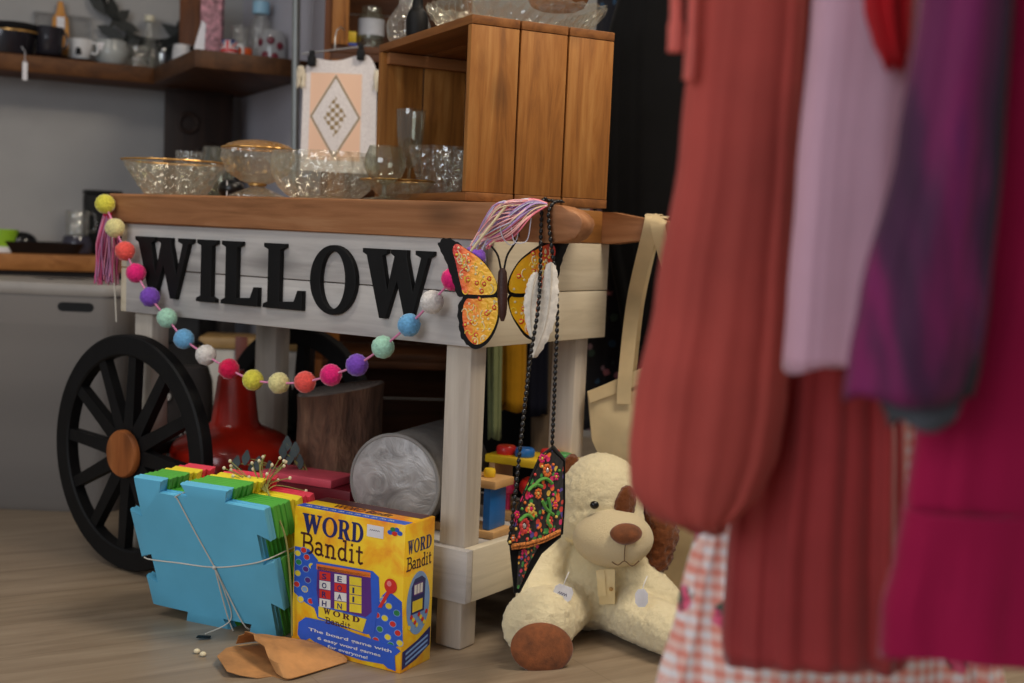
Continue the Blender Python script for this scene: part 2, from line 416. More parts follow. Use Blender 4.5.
for ch, x0, x1 in (('W',-.939,-.742),('I',-.736,-.673),('L',-.663,-.546),('L',-.540,-.423),('O',-.412,-.283),('W',-.279,-.096)):
    m_ = (x1-x0)*.035; bm = B(); serif(bm, ch, x0+m_, x1-m_, .616, .748, .012, XZ((0, -.0005, 0)), .0015)
    obj('letter', bm, M_black, cart, angle=30)
# spoked wheels
def wheel(yc, parent):
    c = Vector((-.913, yc, .267)); ya = R(-3.0) if yc < 0 else 0.0; Mw = frame(c, (math.cos(ya),math.sin(ya),0), (0,0,1), (math.sin(ya),-math.cos(ya),0)); Ro, Ri, th = .264, .217, .026
    e = B()
    prof = [(Ri,-th/2),(Ri,th/2),(Ri+.004,th/2+.003),(Ro-.004,th/2+.003),(Ro,th/2-.001),(Ro,-th/2)]
    vr = [[e.verts.new(Mw @ Vector((r*math.cos(2*PI*i/72), r*math.sin(2*PI*i/72), z))) for r, z in prof] for i in range(72)]
    for i in range(72): ring_faces(e, vr[i], vr[(i+1) % 72])
    w = obj('wheel', e, M_black, parent, angle=35)
    for k in range(12):
        a = R(86+30*k); d = Vector((math.cos(a), math.sin(a), 0)); s = Vector((-d.y, d.x, 0)); bm = B()
        rings = []
        for r, hw in ((.045,.017),(.12,.0145),(Ri+.004,.0125)):
            rings.append([Mw @ (d*r + s*hw*q + Vector((0,0,.011*t))) for q, t in ((-1,-1),(1,-1),(1,1),(-1,1))])
        loft(bm, rings); obj('spoke', bm, M_black, w, angle=30)
    bm = B(); lathe(bm, [(0,-.03),(.05,-.03),(.05,.012),(0,.012)], Mw, 40); obj('hub', bm, M_black, w)
    if yc < 0:
        bm = B(); lathe(bm, [(0,.012),(.050,.012),(.053,.015),(.053,.024),(.050,.028),(0,.028)], Mw, 48)
        obj('hub_cap', bm, wood('hub_disc_wood', (122,66,30), (158,92,46), (178,112,62), 'z', 1.2), w, label='round brown wooden hub cap')
    bm = B(); y0, y1 = (yc+.015, .0185-.001) if yc < 0 else (.449+.0175, yc-.015)
    return w
wheel(-.030, cart); wheel(.500, cart)
bm = B(); tube(bm, [(-.913,-.02,.267),(-.913,.49,.267)], .014, 14); obj('axle', bm, M_black, cart)
# ------------------------------------------------------------ pompom garland on the front of the cart
PC = dict(yellow=(232,224,84), cream=(236,226,160), coral=(252,98,90), pink=(244,44,130), purple=(132,82,200), mint=(176,228,204), blue=(116,182,232), white=(232,228,224), red=(226,30,84))
POM = [('yellow',105,204),('cream',115,228),('coral',125,251),('pink',136,273),('purple',150,297),('mint',167,318),('blue',184,339),('white',206,355),('red',229,369),('yellow',253,380),('cream',279,383),('coral',305,382),('pink',331,375),('purple',357,365),('mint',383,347),('blue',409,325),('white',432,302),('pink',453,279),('purple',474,258)]
POM_P = [cartw(*cpt(px, py, -.036)) for _, px, py in POM]
gar = thing('pompom_garland', 'garland of coloured felt pompoms swagged across the WILLOW sign', 'garland', POM_P[9])
def felt(name, c):
    s = NT(name); v = s.coord(); n1 = s.noise(v, 160, 3, .7)
    col = s.ramp(n1, [(.25, tuple(x*.78 for x in c)), (.7, c)])
    s.bsdf(col, .95, 0, s.bump(n1, .5, .003), .5, .1); return s.m
FELT = {k: felt('felt_'+k, c) for k, c in PC.items()}
for i, ((c, _, _), p) in enumerate(zip(POM, POM_P)):
    bm = B(); vs = ball(bm, p, .0215, sub=4)
    for v in vs:
        d = (v.co-p).normalized(); v.co = p + d*(.0215 + .0016*noise.noise(d*7+Vector((i*3,0,0))) + .0012*noise.noise(d*22))
    obj('pompom', bm, FELT[c], gar, world=True, label=c+' pompom')
bm = B(); path = [POM_P[0]+Vector((-.01,0.012,.012))] + POM_P + [cartw(.035,-.02,.775)]
tube(bm, catmull(path, 4), .0022, 8); obj('string', bm, plain('pink_yarn', (226,140,180), .9), gar, world=True)

def tassel(name, top, length, r0, r1, mats, label, n=46, parent=None, spread=(0,0,0), seed=1):
    rnd = random.Random(seed); bm = B(); top = Vector(top); sp = Vector(spread)
    for i in range(n):
        a = rnd.random()*2*PI; q = math.sqrt(rnd.random()); L = length*(.86+.2*rnd.random())
        d = Vector((math.cos(a)*q, math.sin(a)*q, 0)); pts = []
        for k in range(7):
            t = k/6; w = r0 + (r1-r0)*min(1, t*1.8)
            pts.append(top + d*w + sp*t + Vector((.003*math.sin(5*t+i), .003*math.cos(4*t+i), -L*t)))
        tube(bm, pts, .0013+.0006*rnd.random(), 5, mi=rnd.randrange(len(mats)))
    return bm
tp = at(108, 215, 2.80)
t0 = thing('yarn_tassel', 'long pink yarn tassel hanging at the left corner of the cart', 'tassel', tp)
pk = [plain('yarn_rose', (206,84,130), .9), plain('yarn_blush', (224,140,164), .9), plain('yarn_mauve', (180,120,160), .9)]
obj('strands', tassel('yarn_tassel', tp, .150, .008, .026, pk, '', 90, seed=5), pk, t0, world=True)
bm = B(); lathe(bm, [(0,.012),(.009,.010),(.011,0),(.009,-.012),(0,-.014)], Matrix.Translation(tp), 16); obj('knot', bm, FELT['red'], t0, world=True)
bm = B(); tube(bm, catmull([tp+Vector((.012,-.01,-.02)), tp+Vector((.018,-.012,-.12)), tp+Vector((.022,-.01,-.18)), tp+Vector((.026,-.01,-.24))], 5), .0018, 6); obj('loose_thread', bm, M_thread, t0, world=True)

# ------------------------------------------------------------ butterfly on the corner
BD = 2.165
def wing_mat():
    s = NT('butterfly_enamel'); v = s.coord(); x, y, z = s.sep(v)
    g = s.math('ABSOLUTE', x); n = s.noise(v, 26, 3, .6)
    f = s.math('ADD', s.math('MULTIPLY', g, 10.5), s.math('MULTIPLY', s.math('SUBTRACT', n, .5), .75))
    col = s.ramp(f, [(.10, (240,190,30)), (.42, (246,178,24)), (.66, (240,116,26)), (.88, (206,50,22))])
    s.bsdf(col, .3, .15, s.bump(s.noise(v, 130, 2), .3, .003), coat=.3); return s.m
bf0 = at(502, 300, BD)
bfly = thing('butterfly_ornament', 'orange and yellow metal butterfly with black edged wings hung at the cart corner', 'butterfly ornament', bf0)
def bpx(px, py, dy=0.0):           # picture of the butterfly laid on its own upright sheet, wings swept slightly back
    p = at(px, py, BD); return Vector((p.x, BD + abs(p.x-bf0.x)*.28 + dy, p.z))
def sheet(bm, pts, th, dy, mi=0):
    f = [bpx(*p, dy) for p in pts]; b = [bpx(*p, dy+th) for p in pts]
    va = [bm.verts.new(p) for p in f]; vb = [bm.verts.new(p) for p in b]
    for vs, flip in ((va, False), (vb, True)):
        fc = bm.faces.new(vs if not flip else vs[::-1]); fc.material_index = mi
    ring_faces(bm, va, vb, mi)
def sm(pts, n=4): return [(v.x, v.y) for v in catmull([Vector((p[0], p[1], 0)) for p in pts], n, True)]
LW_U_out = [(497,283),(484,262),(466,249),(455,241),(445,238),(437,243),(440,252),(445,262),(450,276),(454,288),(457,296),(470,299),(486,298),(497,296)]
LW_U_in = [(496,281),(483,262),(467,250),(456,244),(452,250),(455,262),(458,276),(461,288),(464,294),(484,295),(495,293)]
LW_L_out = [(498,296),(480,292),(463,297),(457,310),(458,324),(460,337),(466,345),(475,350),(486,345),(494,334),(499,320),(500,304)]
LW_L_in = [(497,298),(480,295),(466,300),(462,313),(463,326),(466,337),(474,345),(484,342),(492,332),(497,319),(498,305)]
RW_U_out = [(508,281),(518,262),(532,250),(546,242),(558,238),(571,239),(566,252),(562,264),(559,278),(556,288),(546,295),(530,297),(510,296)]
RW_U_in = [(510,280),(519,263),(533,252),(546,245),(553,244),(556,252),(553,264),(551,278),(548,288),(530,293),(511,292)]
RW_L_out = [(508,296),(520,292),(538,293),(549,299),(551,312),(549,326),(544,336),(536,341),(526,338),(517,326),(510,312)]
RW_L_in = [(510,298),(521,295),(537,296),(545,301),(547,312),(545,324),(541,333),(535,337),(527,335),(518,324),(511,312)]
M_wing = wing_mat(); M_wblack = plain('black_enamel', (10,8,8), .6, spec=.2)
M_bdot = [plain('enamel_cream', (240,222,170), .4), plain('enamel_red', (222,54,40), .4), plain('enamel_yellow', (250,214,70), .4)]
rnd = random.Random(4)
for (po, pi_, nm) in ((LW_U_out, LW_U_in, 'upper_wing'), (LW_L_out, LW_L_in, 'lower_wing'), (RW_U_out, RW_U_in, 'upper_wing'), (RW_L_out, RW_L_in, 'lower_wing')):
    bm = B(); lower = .003 if 'lower' in nm else 0
    po2 = sm(po)
    cxm = sum(p[0] for p in po2)/len(po2); cym = sum(p[1] for p in po2)/len(po2)
    if True:   # scalloped outer edge
        po2 = [(p[0]+(p[0]-cxm)*.03*math.sin(k*1.9), p[1]+(p[1]-cym)*.03*math.sin(k*1.9)) if abs(p[0]-503) > 34 else p for k, p in enumerate(po2)]
    sheet(bm, po2, .002, lower); w = obj(nm, bm, M_wblack, bfly, world=True, smooth=False)
    bm = B(); sheet(bm, sm(pi_), .0015, lower-.0018); obj('wing_colour', bm, M_wing, w, world=True, smooth=False)
    bm = B(); cx = sum(p[0] for p in pi_)/len(pi_); cy = sum(p[1] for p in pi_)/len(pi_)
    for k in range(44):                                              # embossed dots, arcs and rosettes
        p = rnd.choice(pi_); t = .12+.80*rnd.random()**.7; q = (cx+(p[0]-cx)*t, cy+(p[1]-cy)*t)
        if k < 20:
            a0 = rnd.random()*6; tube(bm, [bpx(q[0]+3.0*math.cos(a0+j*.5), q[1]+4.5*math.sin(a0+j*.5), lower-.002) for j in range(7)], .0010, 5, mi=2 if k % 2 else 0)
        elif k < 28:
            c = bpx(*q, lower-.002); ball(bm, c, (.0046,.0012,.0046), sub=2, mi=1); ball(bm, c+Vector((0,-.0008,0)), (.0024,.0012,.0024), sub=2, mi=2)
        else: ball(bm, bpx(*q, lower-.002), (.0024,.0012,.0024), sub=2, mi=0)
    obj('wing_pattern', bm, M_bdot, w, world=True)
bm = B(); tube(bm, [bpx(502.5, y, -.004) for y in (268,272,280,292,304,314,321)], [.004,.0075,.0085,.009,.0085,.007,.003], 12)
obj('body', bm, plain('butterfly_body_brown', (62,30,22), .5, bump=.5, bscale=300), bfly, world=True)
for pts in ([(501,270),(498,256),(492,247),(488,244)], [(504,270),(507,256),(513,246),(517,240)]):
    bm = B(); tube(bm, catmull([bpx(*p, -.004) for p in pts], 5), .0018, 8); obj('antenna', bm, M_wblack, bfly, world=True)
bm = B(); tube(bm, catmull([bpx(515,240,-.004), bpx(514,234,-.004), bpx(518,231,-.002), bpx(519,236,.01), Vector((bpx(519,236).x, 2.2, bpx(519,236).z))], 5), .0013, 6); obj('hanging_wire', bm, M_wblack, bfly, world=True)

# ------------------------------------------------------------ embroidered bag on a beaded strap over the near handle
strap_top = cartw(.135, .013, .846)
bag0 = at(536, 595, 2.06)
bag = thing('clutch_bag', 'black embroidered clutch bag hanging by a beaded strap from the cart handle', 'handbag', bag0)
def bagp(px, py, d): return at(px, py, d)
# slab given by its outline and a depth for every corner (the flap edge runs back to the right)
bd = lambda px: 2.075 + (px-508)*.0018
outl = [(509,545),(519,505),(541,456),(553,447),(565,461),(564,520),(561,538),(541,552),(520,594),(514,594)]
bm = B()
o1 = [bagp(p[0], p[1], bd(p[0])) for p in outl]; o2 = [p + Vector((.002,.028,.0)) for p in o1]
va = [bm.verts.new(p) for p in o1]; vb = [bm.verts.new(p) for p in o2]
f0 = bm.faces.new(va); f1 = bm.faces.new(vb[::-1]); ring_faces(bm, va, vb)
bmesh.ops.bevel(bm, geom=list(f0.edges)+list(f1.edges), offset=.004, segments=2, affect='EDGES', profile=.5)
def embroid(name, dens):
    s = NT(name); v = s.coord()
    vo = s.n('ShaderNodeTexVoronoi'); s.set(vo.inputs['Vector'], v); vo.inputs['Scale'].default_value = dens
    hue = s.sep(vo.outputs['Color'])[0]
    pal = s.ramp(hue, [(0,(226,40,110)),(.16,(250,120,40)),(.30,(20,18,20)),(.46,(60,150,70)),(.56,(230,190,70)),(.66,(18,16,18)),(.82,(220,60,50)),(.92,(90,70,160))], 'CONSTANT')
    mask = s.ramp(vo.outputs['Distance'], [(.46,(255,255,255)),(.54,(0,0,0))])
    col = s.mix(mask, lin((16,14,16)), pal)
    s.bsdf(col, .8, 0, s.bump(vo.outputs['Distance'], .5, .002), .2); return s.m
M_emb = embroid('embroidery_fine', 150); M_emb2 = embroid('embroidery_bold', 95)
obj('bag_body', bm, [M_blackcloth], bag, world=True)
def onbag(pts, lift): return [bagp(p[0], p[1], bd(p[0])) + Vector((-.004,-.010,.001))*lift for p in pts]
def slab(bm, pts, l0, l1, mi=0):
    a = [bm.verts.new(p) for p in onbag(pts, l0)]; b = [bm.verts.new(p) for p in onbag(pts, l1)]
    bm.faces.new(a).material_index = mi; bm.faces.new(b[::-1]).material_index = mi; ring_faces(bm, a, b, mi)
bm = B(); slab(bm, [(519,551),(541,543),(530,562),(519,589),(517,588)], .0, .25)
obj('pocket_panel', bm, M_emb, bag, world=True)
flap = [(510,541),(520,506),(541,458),(553,449),(565,461),(565,503),(563,533),(545,541),(527,546),(514,548)]
bm = B(); slab(bm, flap, 0, 1.1); fl = obj('flap', bm, M_emb2, bag, world=True, label='flap covered in bright flower embroidery')
bm = B(); tube(bm, onbag(flap, .6), .0028, 8, closed=True); obj('black_piping', bm, M_blackcloth, fl, world=True)
bm = B(); tube(bm, onbag([(514,545),(529,543),(546,538),(562,530)], 1.15), .0035, 8); tube(bm, onbag([(515,548),(530,546),(546,541),(562,533)], 1.15), .002, 6); obj('braid_trim', bm, plain('orange_braid', (226,130,60), .8, var=.4, scale=240), fl, world=True)
M_flw = [plain('silk_pink', (236,40,120), .7), plain('silk_orange', (248,128,52), .7), plain('silk_green', (96,170,70), .7), plain('silk_gold', (236,200,96), .7), plain('silk_coral', (232,74,70), .7), plain('mirror_disc', (230,226,220), .15, .6)]
bm = B(); rnd = random.Random(2)
def petals(px, py, rr, n, mi, ci):
    for k in range(n):
        a = 2*PI*k/n; c = onbag([(px+rr*.62*math.cos(a), py+rr*math.sin(a))], 1.35)[0]; ball(bm, c, (.0021*rr/3, .0012, .0021*rr/3), sub=2, mi=mi)
    ball(bm, onbag([(px,py)], 1.45)[0], (.0022*rr/4+.0012,.0014,.0022*rr/4+.0012), sub=2, mi=ci)
for a in ((550,470,5,9,1,5),(527,525,6,10,4,5),(545,458,3.4,7,0,3),(559,476,3,6,0,3),(541,493,4,8,1,3),(534,508,4.4,8,3,0),(520,514,3,7,0,1),(552,520,4,8,4,3),(558,505,3,6,1,0),(516,537,2.6,6,1,5)): petals(*a)
for pts in ([(537,486),(542,480),(549,478),(555,483)],[(531,490),(538,484),(545,486)],[(551,497),(553,508),(550,520),(554,526)],[(545,500),(549,508),(556,514)],[(522,520),(530,514),(536,518)]):
    tube(bm, catmull(onbag(pts, 1.35), 4), .0032, 6, mi=2)
for k in range(30):
    q = onbag([(514+48*rnd.random(), 460+78*rnd.random())], 1.3)
    p = q[0]
    px = 514+48*rnd.random()
for k, (px, py) in enumerate([(549,456),(556,464),(562,470),(545,466),(538,474),(533,496),(528,502),(525,508),(519,528),(522,536),(533,531),(541,527),(547,532),(559,516),(561,490),(556,494),(546,512),(539,515),(513,541),(530,538)]):
    ball(bm, onbag([(px,py)], 1.35)[0], .0028, sub=2, mi=k % 5)
obj('embroidered_flowers', bm, M_flw, fl, world=True)
# beaded strap: over the handle, down on both sides
sa = [cartw(.135,-.016,.846), cartw(.135,-.018,.80), at(539,300,2.12), at(530,360,2.11), at(522,430,2.09), at(514,505,2.07), at(509,545,bd(509))]
sb = [cartw(.150,-.0175,.830), cartw(.152,-.0185,.80), at(557,300,2.14), at(555,380,2.14), at(552,448,bd(552))]
top = [cartw(.138,.013,.850), cartw(.142,.044,.842), cartw(.148,.044,.80), cartw(.152,.03,.768), cartw(.152,-.0175,.766), cartw(.152,-.0185,.79)]
line = catmull([*sa[::-1], cartw(.136,.0,.8465), cartw(.138,.03,.8465)], 20)
line2 = catmull([cartw(.150,.03,.8455), cartw(.150,.0,.8445), *sb], 26)
bm = B()
def beads(bm, line, step):
    acc = 0; last = line[0]
    for a, b in zip(line, line[1:]):
        L = (b-a).length; d = (b-a).normalized() if L > 1e-6 else Vector((0,0,-1))
        while acc + L >= step:
            a = a + d*(step-acc); L -= (step-acc); acc = 0
            ball(bm, a, (.0038,.0038,.0056), align((0,0,0), d).to_3x3().to_4x4(), sub=2)
        acc += L
beads(bm, line, .0105); beads(bm, line2, .0105)
tube(bm, line, .0016, 6); tube(bm, line2, .0016, 6)
obj('strap', bm, plain('black_beads', (16,15,17), .25, var=.05), bag, world=True)

# ------------------------------------------------------------ yarn bundle and feathers tied at the handle
yb = at(508, 225, 2.12)
yarn = thing('yarn_bundle', 'loose bundle of pink, lilac and cream yarn draped over the cart handle', 'yarn', cartw(.12, .01, .842))
ym = [plain('yarn_hot_pink', (238,128,150), .9), plain('yarn_lilac', (188,158,214), .9), plain('yarn_cream', (240,222,180), .9), plain('yarn_salmon', (246,186,186), .9), plain('yarn_ice', (200,204,224), .9)]
bm = B(); rnd = random.Random(11)
for i in range(150):
    a, b, c = rnd.random(), rnd.random(), rnd.random()
    e = at(470+20*a, 250-9*b, 2.145-.02*c); s_ = at(545+2*a, 203+3*b, 2.152)
    m1 = at(492+20*a, 214+26*b-12*(1-a), 2.10+.03*c); m2 = at(516+16*a, 201+20*b-4*a, 2.105+.03*c)
    tube(bm, catmull([s_, m2, m1, e], 5), .0011+.0006*c, 5, mi=rnd.choice([0,3,3,1,1,4,4,2]))
for k in range(2):
    x = 500+11*k; tube(bm, catmull([at(x,226,2.10), at(x+3,238+3*k,2.10), at(x+11,245-2*k,2.105), at(x+17,238,2.11), at(x+20,218,2.11)], 6), .0008, 5, mi=4)
obj('strands', bm, ym, yarn, world=True)
bm = B(); tube(bm, [at(506,206,2.10), at(488,229,2.10), at(471,251,2.115)], .0024, 8); obj('cream_cord', bm, ym[2], yarn, world=True)
def feather(name, pts, w, label):
    bm = B(); pts = catmull(pts, 10); n = len(pts); view = Vector((0,-1,0))
    for side in (-1, 1):
        rows = []
        for i, p in enumerate(pts):
            t = i/(n-1); d = (pts[min(i+1,n-1)]-pts[max(i-1,0)]).normalized(); s_ = d.cross(view).normalized()*side
            ww = w*math.sin(PI*min(1, t*.93+.07))**.55*(1+.10*math.sin(i*2.3))
            rows.append([p + s_*ww*q + Vector((0,.004*q*q + .0015,0)) + d*ww*.5*q + Vector((0,-.0006,0))*math.sin(i*3+q*9) for q in (0,.35,.7,1)])
        vr = [[bm.verts.new(q) for q in r] for r in rows]
        vb = [[bm.verts.new(q+Vector((0,.0012,0))) for q in r] for r in rows]
        for a, b in zip(vr, vr[1:]): ring_faces(bm, a, b, 0, False)
        for a, b in zip(vb, vb[1:]): ring_faces(bm, a, b, 0, False)
        ring_faces(bm, [r[-1] for r in vr], [r[-1] for r in vb], 0, False)
    t_ = thing(name, label, 'feather', pts[-1], group='white feathers on the handle')
    obj('vane', bm, plain('feather_white', (236,230,218), .8, var=.08, scale=70), t_, world=True)
    bm = B(); tube(bm, [Vector(p)+Vector((0,-.001,0)) for p in pts], [.0016*(1-.7*i/n) for i in range(n)], 6); obj('quill', bm, M_thread, t_, world=True)
    return t_
feather('feather', [at(551,262,2.135), at(550,290,2.13), at(545,325,2.13), at(533,358,2.13)], .016, 'larger white feather with its tip lowest, beside the butterfly')
feather('feather', [at(537,272,2.128), at(533,285,2.125), at(530,310,2.125), at(532,338,2.125)], .011, 'smaller pale feather half hidden behind the beaded strap')
# ------------------------------------------------------------ stack of foam puzzle tiles
TS = .320; TBR = Vector((-.391, 2.297, 0)); ta = Vector((.914,-.405,0)).normalized(); tn = Vector((-ta.y, ta.x, 0)); LEAN = R(19.4)
tup = Vector((0,0,math.cos(LEAN))) - tn*math.sin(LEAN); tnn = tn*math.cos(LEAN) + Vector((0,0,math.sin(LEAN)))
def tile_outline(s, d=.029):
    side = [(d/s,0),(.30,0),(.25,d/s),(.48,d/s),(.43,0),(.77,0),(.72,d/s),(.97,d/s)]
    pts = []
    for k in range(4):       # top (left to right), right (down), bottom, left
        for t, e in side:
            x, y = t, e
            p = [(x, 1-y), (1-y, 1-x), (1-x, y), (y, x)][k]; pts.append(((p[0]-1)*s, p[1]*s))
    return pts[::-1]
TILE_C = [((104,192,228),2,'blue'), ((88,178,66),5,'green'), ((244,224,52),3,'yellow'), ((238,70,92),3,'red')]
def foam(name, c):
    s = NT(name); v = s.coord(); col = s.ramp(s.noise(v, 9, 3), [(.3, tuple(x*.94 for x in c)), (.7, c)])
    s.bsdf(col, .75, 0, s.bump(s.noise(v, 700, 2), .18, .001), .15, .25); return s.m
ordn = ['first','second','third','fourth','fifth']
k = 0; base = tile_outline(TS); rnd = random.Random(3)
for c, n, nm in TILE_C:
    m = foam('foam_'+nm, c); me0 = None
    for i in range(n):
        jx = rnd.uniform(-.004,.004) if k else 0; p0 = TBR + tn*(.0128*k) + ta*jx
        bm = B(); prism(bm, base, .0112, frame(p0, ta, tup, -tnn), .0022)
        lab = {'blue': ['front blue foam puzzle tile of the tied stack, string crossing its face', 'second blue foam puzzle tile, directly behind the front blue one'][i] if nm == 'blue' else ''}.get(nm) or \
              f"{nm} foam puzzle tile, {ordn[i]} of the {nm} tiles counted from the blue ones"
        single('foam_tile', bm, m, lab, 'foam tile', 'foam puzzle tiles tied in a stack', loc=p0, angle=30)
        k += 1
ntile = k
def tp2(x, y, off): return TBR + ta*(x-1)*TS + tup*y*TS + tn*(.0128*off) - tnn*.0135*(1 if off == 0 else 0)
bm = B(); knot = tp2(.56,.46,0)
tube(bm, catmull([tp2(.39,.915,ntile), tp2(.39,.915,3), tp2(.392,.918,0), tp2(.40,.89,0), tp2(.475,.68,0), knot, tp2(.61,.30,0), tp2(.70,.06,0), tp2(.70,.03,2)], 5), .0013, 6)
tube(bm, catmull([tp2(.035,.44,5), tp2(.03,.44,0), tp2(.30,.445,0), knot, tp2(.80,.52,0), tp2(.965,.585,0), tp2(.97,.59,6)], 5), .0013, 6)
ball(bm, knot+Vector((0,-.002,0)), .004, sub=2)
tube(bm, catmull([knot, tp2(.575,.28,0)+Vector((0,-.006,0)), tp2(.585,.12,0)+Vector((0,-.006,0)), tp2(.60,.02,0)+Vector((0,-.004,0))], 6), .0013, 6)
tube(bm, catmull([knot, tp2(.60,.3,0)+Vector((0,-.004,0)), tp2(.60,.10,0)+Vector((0,-.004,0)), floorpt(205,634,.006)], 6), .0012, 6)
single('string', bm, M_thread, 'pale string tied crosswise around the stack of foam tiles', 'string')
pt = floorpt(203, 637, .004); bm = B(); prism(bm, [(-.014,-.006),(.012,-.008),(.016,.004),(-.008,.007)], .0015, Matrix.Translation(pt) @ Matrix.Rotation(R(25),4,'Z') @ Matrix.Rotation(R(6),4,'Y'))
single('string_tag', bm, M_black, 'small dark tag at the loose end of the string, lying on the floor', 'tag')

# ------------------------------------------------------------ red gift box behind the tiles
rb = cartw(-.475, .06, .186)
tb = thing('gift_box', 'flat red cardboard box on the cart shelf behind the foam tiles', 'box', rb, CRZ+R(8))
M_red = plain('red_card', (238,92,112), .5, var=.06); M_dred = plain('dark_red_card', (120,16,34), .5, var=.08)
bm = B(); box(bm, -.11, .115, -.0, .085, 0, .060, .002); obj('box_base', bm, M_dred, tb)
bm = B(); box(bm, -.112, .07, -.003, .088, .0605, .078, .002); obj('box_lid', bm, M_red, tb)

# ------------------------------------------------------------ word game box
b0 = Vector((-.1733, 2.139, 0)); brz = R(60.54-90)
gb = thing('board_game_box', 'yellow WORD Bandit board game box standing on the floor before the cart leg', 'board game', b0, brz)
bX = Vector((math.cos(brz), math.sin(brz), 0)); bY = Vector((-math.sin(brz), math.cos(brz), 0))
def gpt(px, py):
    p = onplane(px, py, b0, bY) - b0; return (p.dot(bX), p.z)
def gside(px, py):
    p = onplane(px, py, b0, bX) - b0; return (p.dot(bY), p.z)
FW = lambda l: frame((0, -.0003*l, 0), (1,0,0), (0,0,1), (0,-1,0))
SW = lambda l: frame((.0003*l, 0, 0), (0,1,0), (0,0,1), (1,0,0))
def print_yellow():
    s = NT('box_print_yellow'); v = s.coord(); n = s.noise(v, 14, 4, .6, .5); x, y, z = s.sep(v)
    f = s.math('ADD', n, s.math('MULTIPLY', s.math('ABSOLUTE', s.math('SUBTRACT', z, .135)), -1.6))
    col = s.ramp(f, [(.12, (232,124,28)), (.28, (248,178,30)), (.42, (253,212,44))])
    s.bsdf(col, .3, spec=.5); return s.m
M_py = print_yellow()
M_navy = plain('print_navy', (34,42,110), .35); M_blue = plain('print_blue', (46,98,214), .35); M_purple = plain('print_purple', (92,44,134), .35)
M_pw = plain('print_white', (238,238,236), .4); M_pr = plain('print_red', (222,50,44), .35); M_pg = plain('print_green', (46,140,84), .35); M_po = plain('print_orange', (240,126,40), .35); M_pbr = plain('print_brown', (84,40,44), .35); M_pyl = plain('print_lemon', (250,222,60), .35); M_pk = plain('print_black', (20,18,24), .4); M_ltb = plain('print_sky', (130,170,226), .35)
bm = B(); box(bm, -.248, 0, 0, .096, 0, .268, .0016); obj('box_body', bm, M_py, gb)
PR = .00025
def flat(bm, pts, M, mi=0): prism(bm, pts, PR, M, 0, mi)
def region(l, mats, name, parent, *shapes):
    bm = B()
    for s_, mi in shapes: flat(bm, s_, FW(l), mi)
    return obj(name, bm, mats, parent, smooth=False)
def quadpx(*p): return [gpt(*q) for q in p][::-1]
# title
bm = B(); z0 = gpt(332, 537)[1]; z1 = gpt(332, 518.5)[1]; xa = gpt(302,530)[0]; xb = gpt(364,530)[0]
wx = (xb-xa)
cuts = [0,.33,.585,.80,1.0]
for i, ch in enumerate('WORD'): serif(bm, ch, xa+wx*cuts[i]+.0008, xa+wx*cuts[i+1]-.0008, z0-.001, z1+.001, PR, FW(1))
obj('title_lettering', bm, M_navy, gb, smooth=False)
# thin serif word
def stroke(bm, pts, w, M, mi=0):
    for (x0, y0), (x1, y1) in zip(pts, pts[1:]):
        d = Vector((x1-x0, y1-y0, 0)); 
        if d.length < 1e-6: continue
        d.normalize(); n = Vector((-d.y, d.x, 0))*w/2; a = Vector((x0,y0,0))-d*w*.3; b = Vector((x1,y1,0))+d*w*.3
        flat(bm, [(a-n)[:2], (b-n)[:2], (b+n)[:2], (a+n)[:2]], M, mi)
def arc(cx, cy, rx, ry, a0, a1, n=10): return [(cx+rx*math.cos(R(a0+(a1-a0)*i/n)), cy+ry*math.sin(R(a0+(a1-a0)*i/n))) for i in range(n+1)]
LC = {'B': (.72, [[(.18,0),(.18,1)], [(.02,1),(.38,1)]+arc(.38,.77,.22,.23,90,-90)+[(.18,.54)], [(.18,.54),(.42,.54)]+arc(.42,.27,.26,.27,90,-90)+[(.02,0)]]),
      'a': (.52, [arc(.22,.48,.16,.16,150,0)+[(.38,.10),(.48,.02)], arc(.22,.18,.17,.16,20,340)]),
      'n': (.62, [[(.14,0),(.14,.60),(.02,.62)], arc(.30,.44,.16,.18,170,0)+[(.46,0)], [(.04,0),(.24,0)], [(.36,0),(.58,0)]]),
      'd': (.56, [arc(.25,.30,.19,.30,40,320), [(.30,1),(.42,1),(.42,.02),(.52,.02)]]),
      'i': (.30, [[(.04,.60),(.15,.62),(.15,0)], [(.04,0),(.26,0)], [(.14,.84),(.16,.90)]]),
      't': (.38, [[(.18,.85),(.18,.08),(.26,.0),(.36,.06)], [(.04,.60),(.34,.60)]])}
def stroke_word(bm, s_, x0, x1, z0, z1, M, w, mi=0):
    tot = sum(LC[c][0]+.06 for c in s_); x = x0; k = (x1-x0)/tot
    for c in s_:
        for pl in LC[c][1]: stroke(bm, [(x+p[0]*k, z0+p[1]*(z1-z0)) for p in pl], w, M, mi)
        x += (LC[c][0]+.06)*k
bm = B(); stroke_word(bm, 'Bandit', xa-.002, xb+.002, gpt(332,558)[1], gpt(332,537)[1]-.003, FW(1), .0042)
obj('subtitle_lettering', bm, M_pbr, gb, smooth=False)
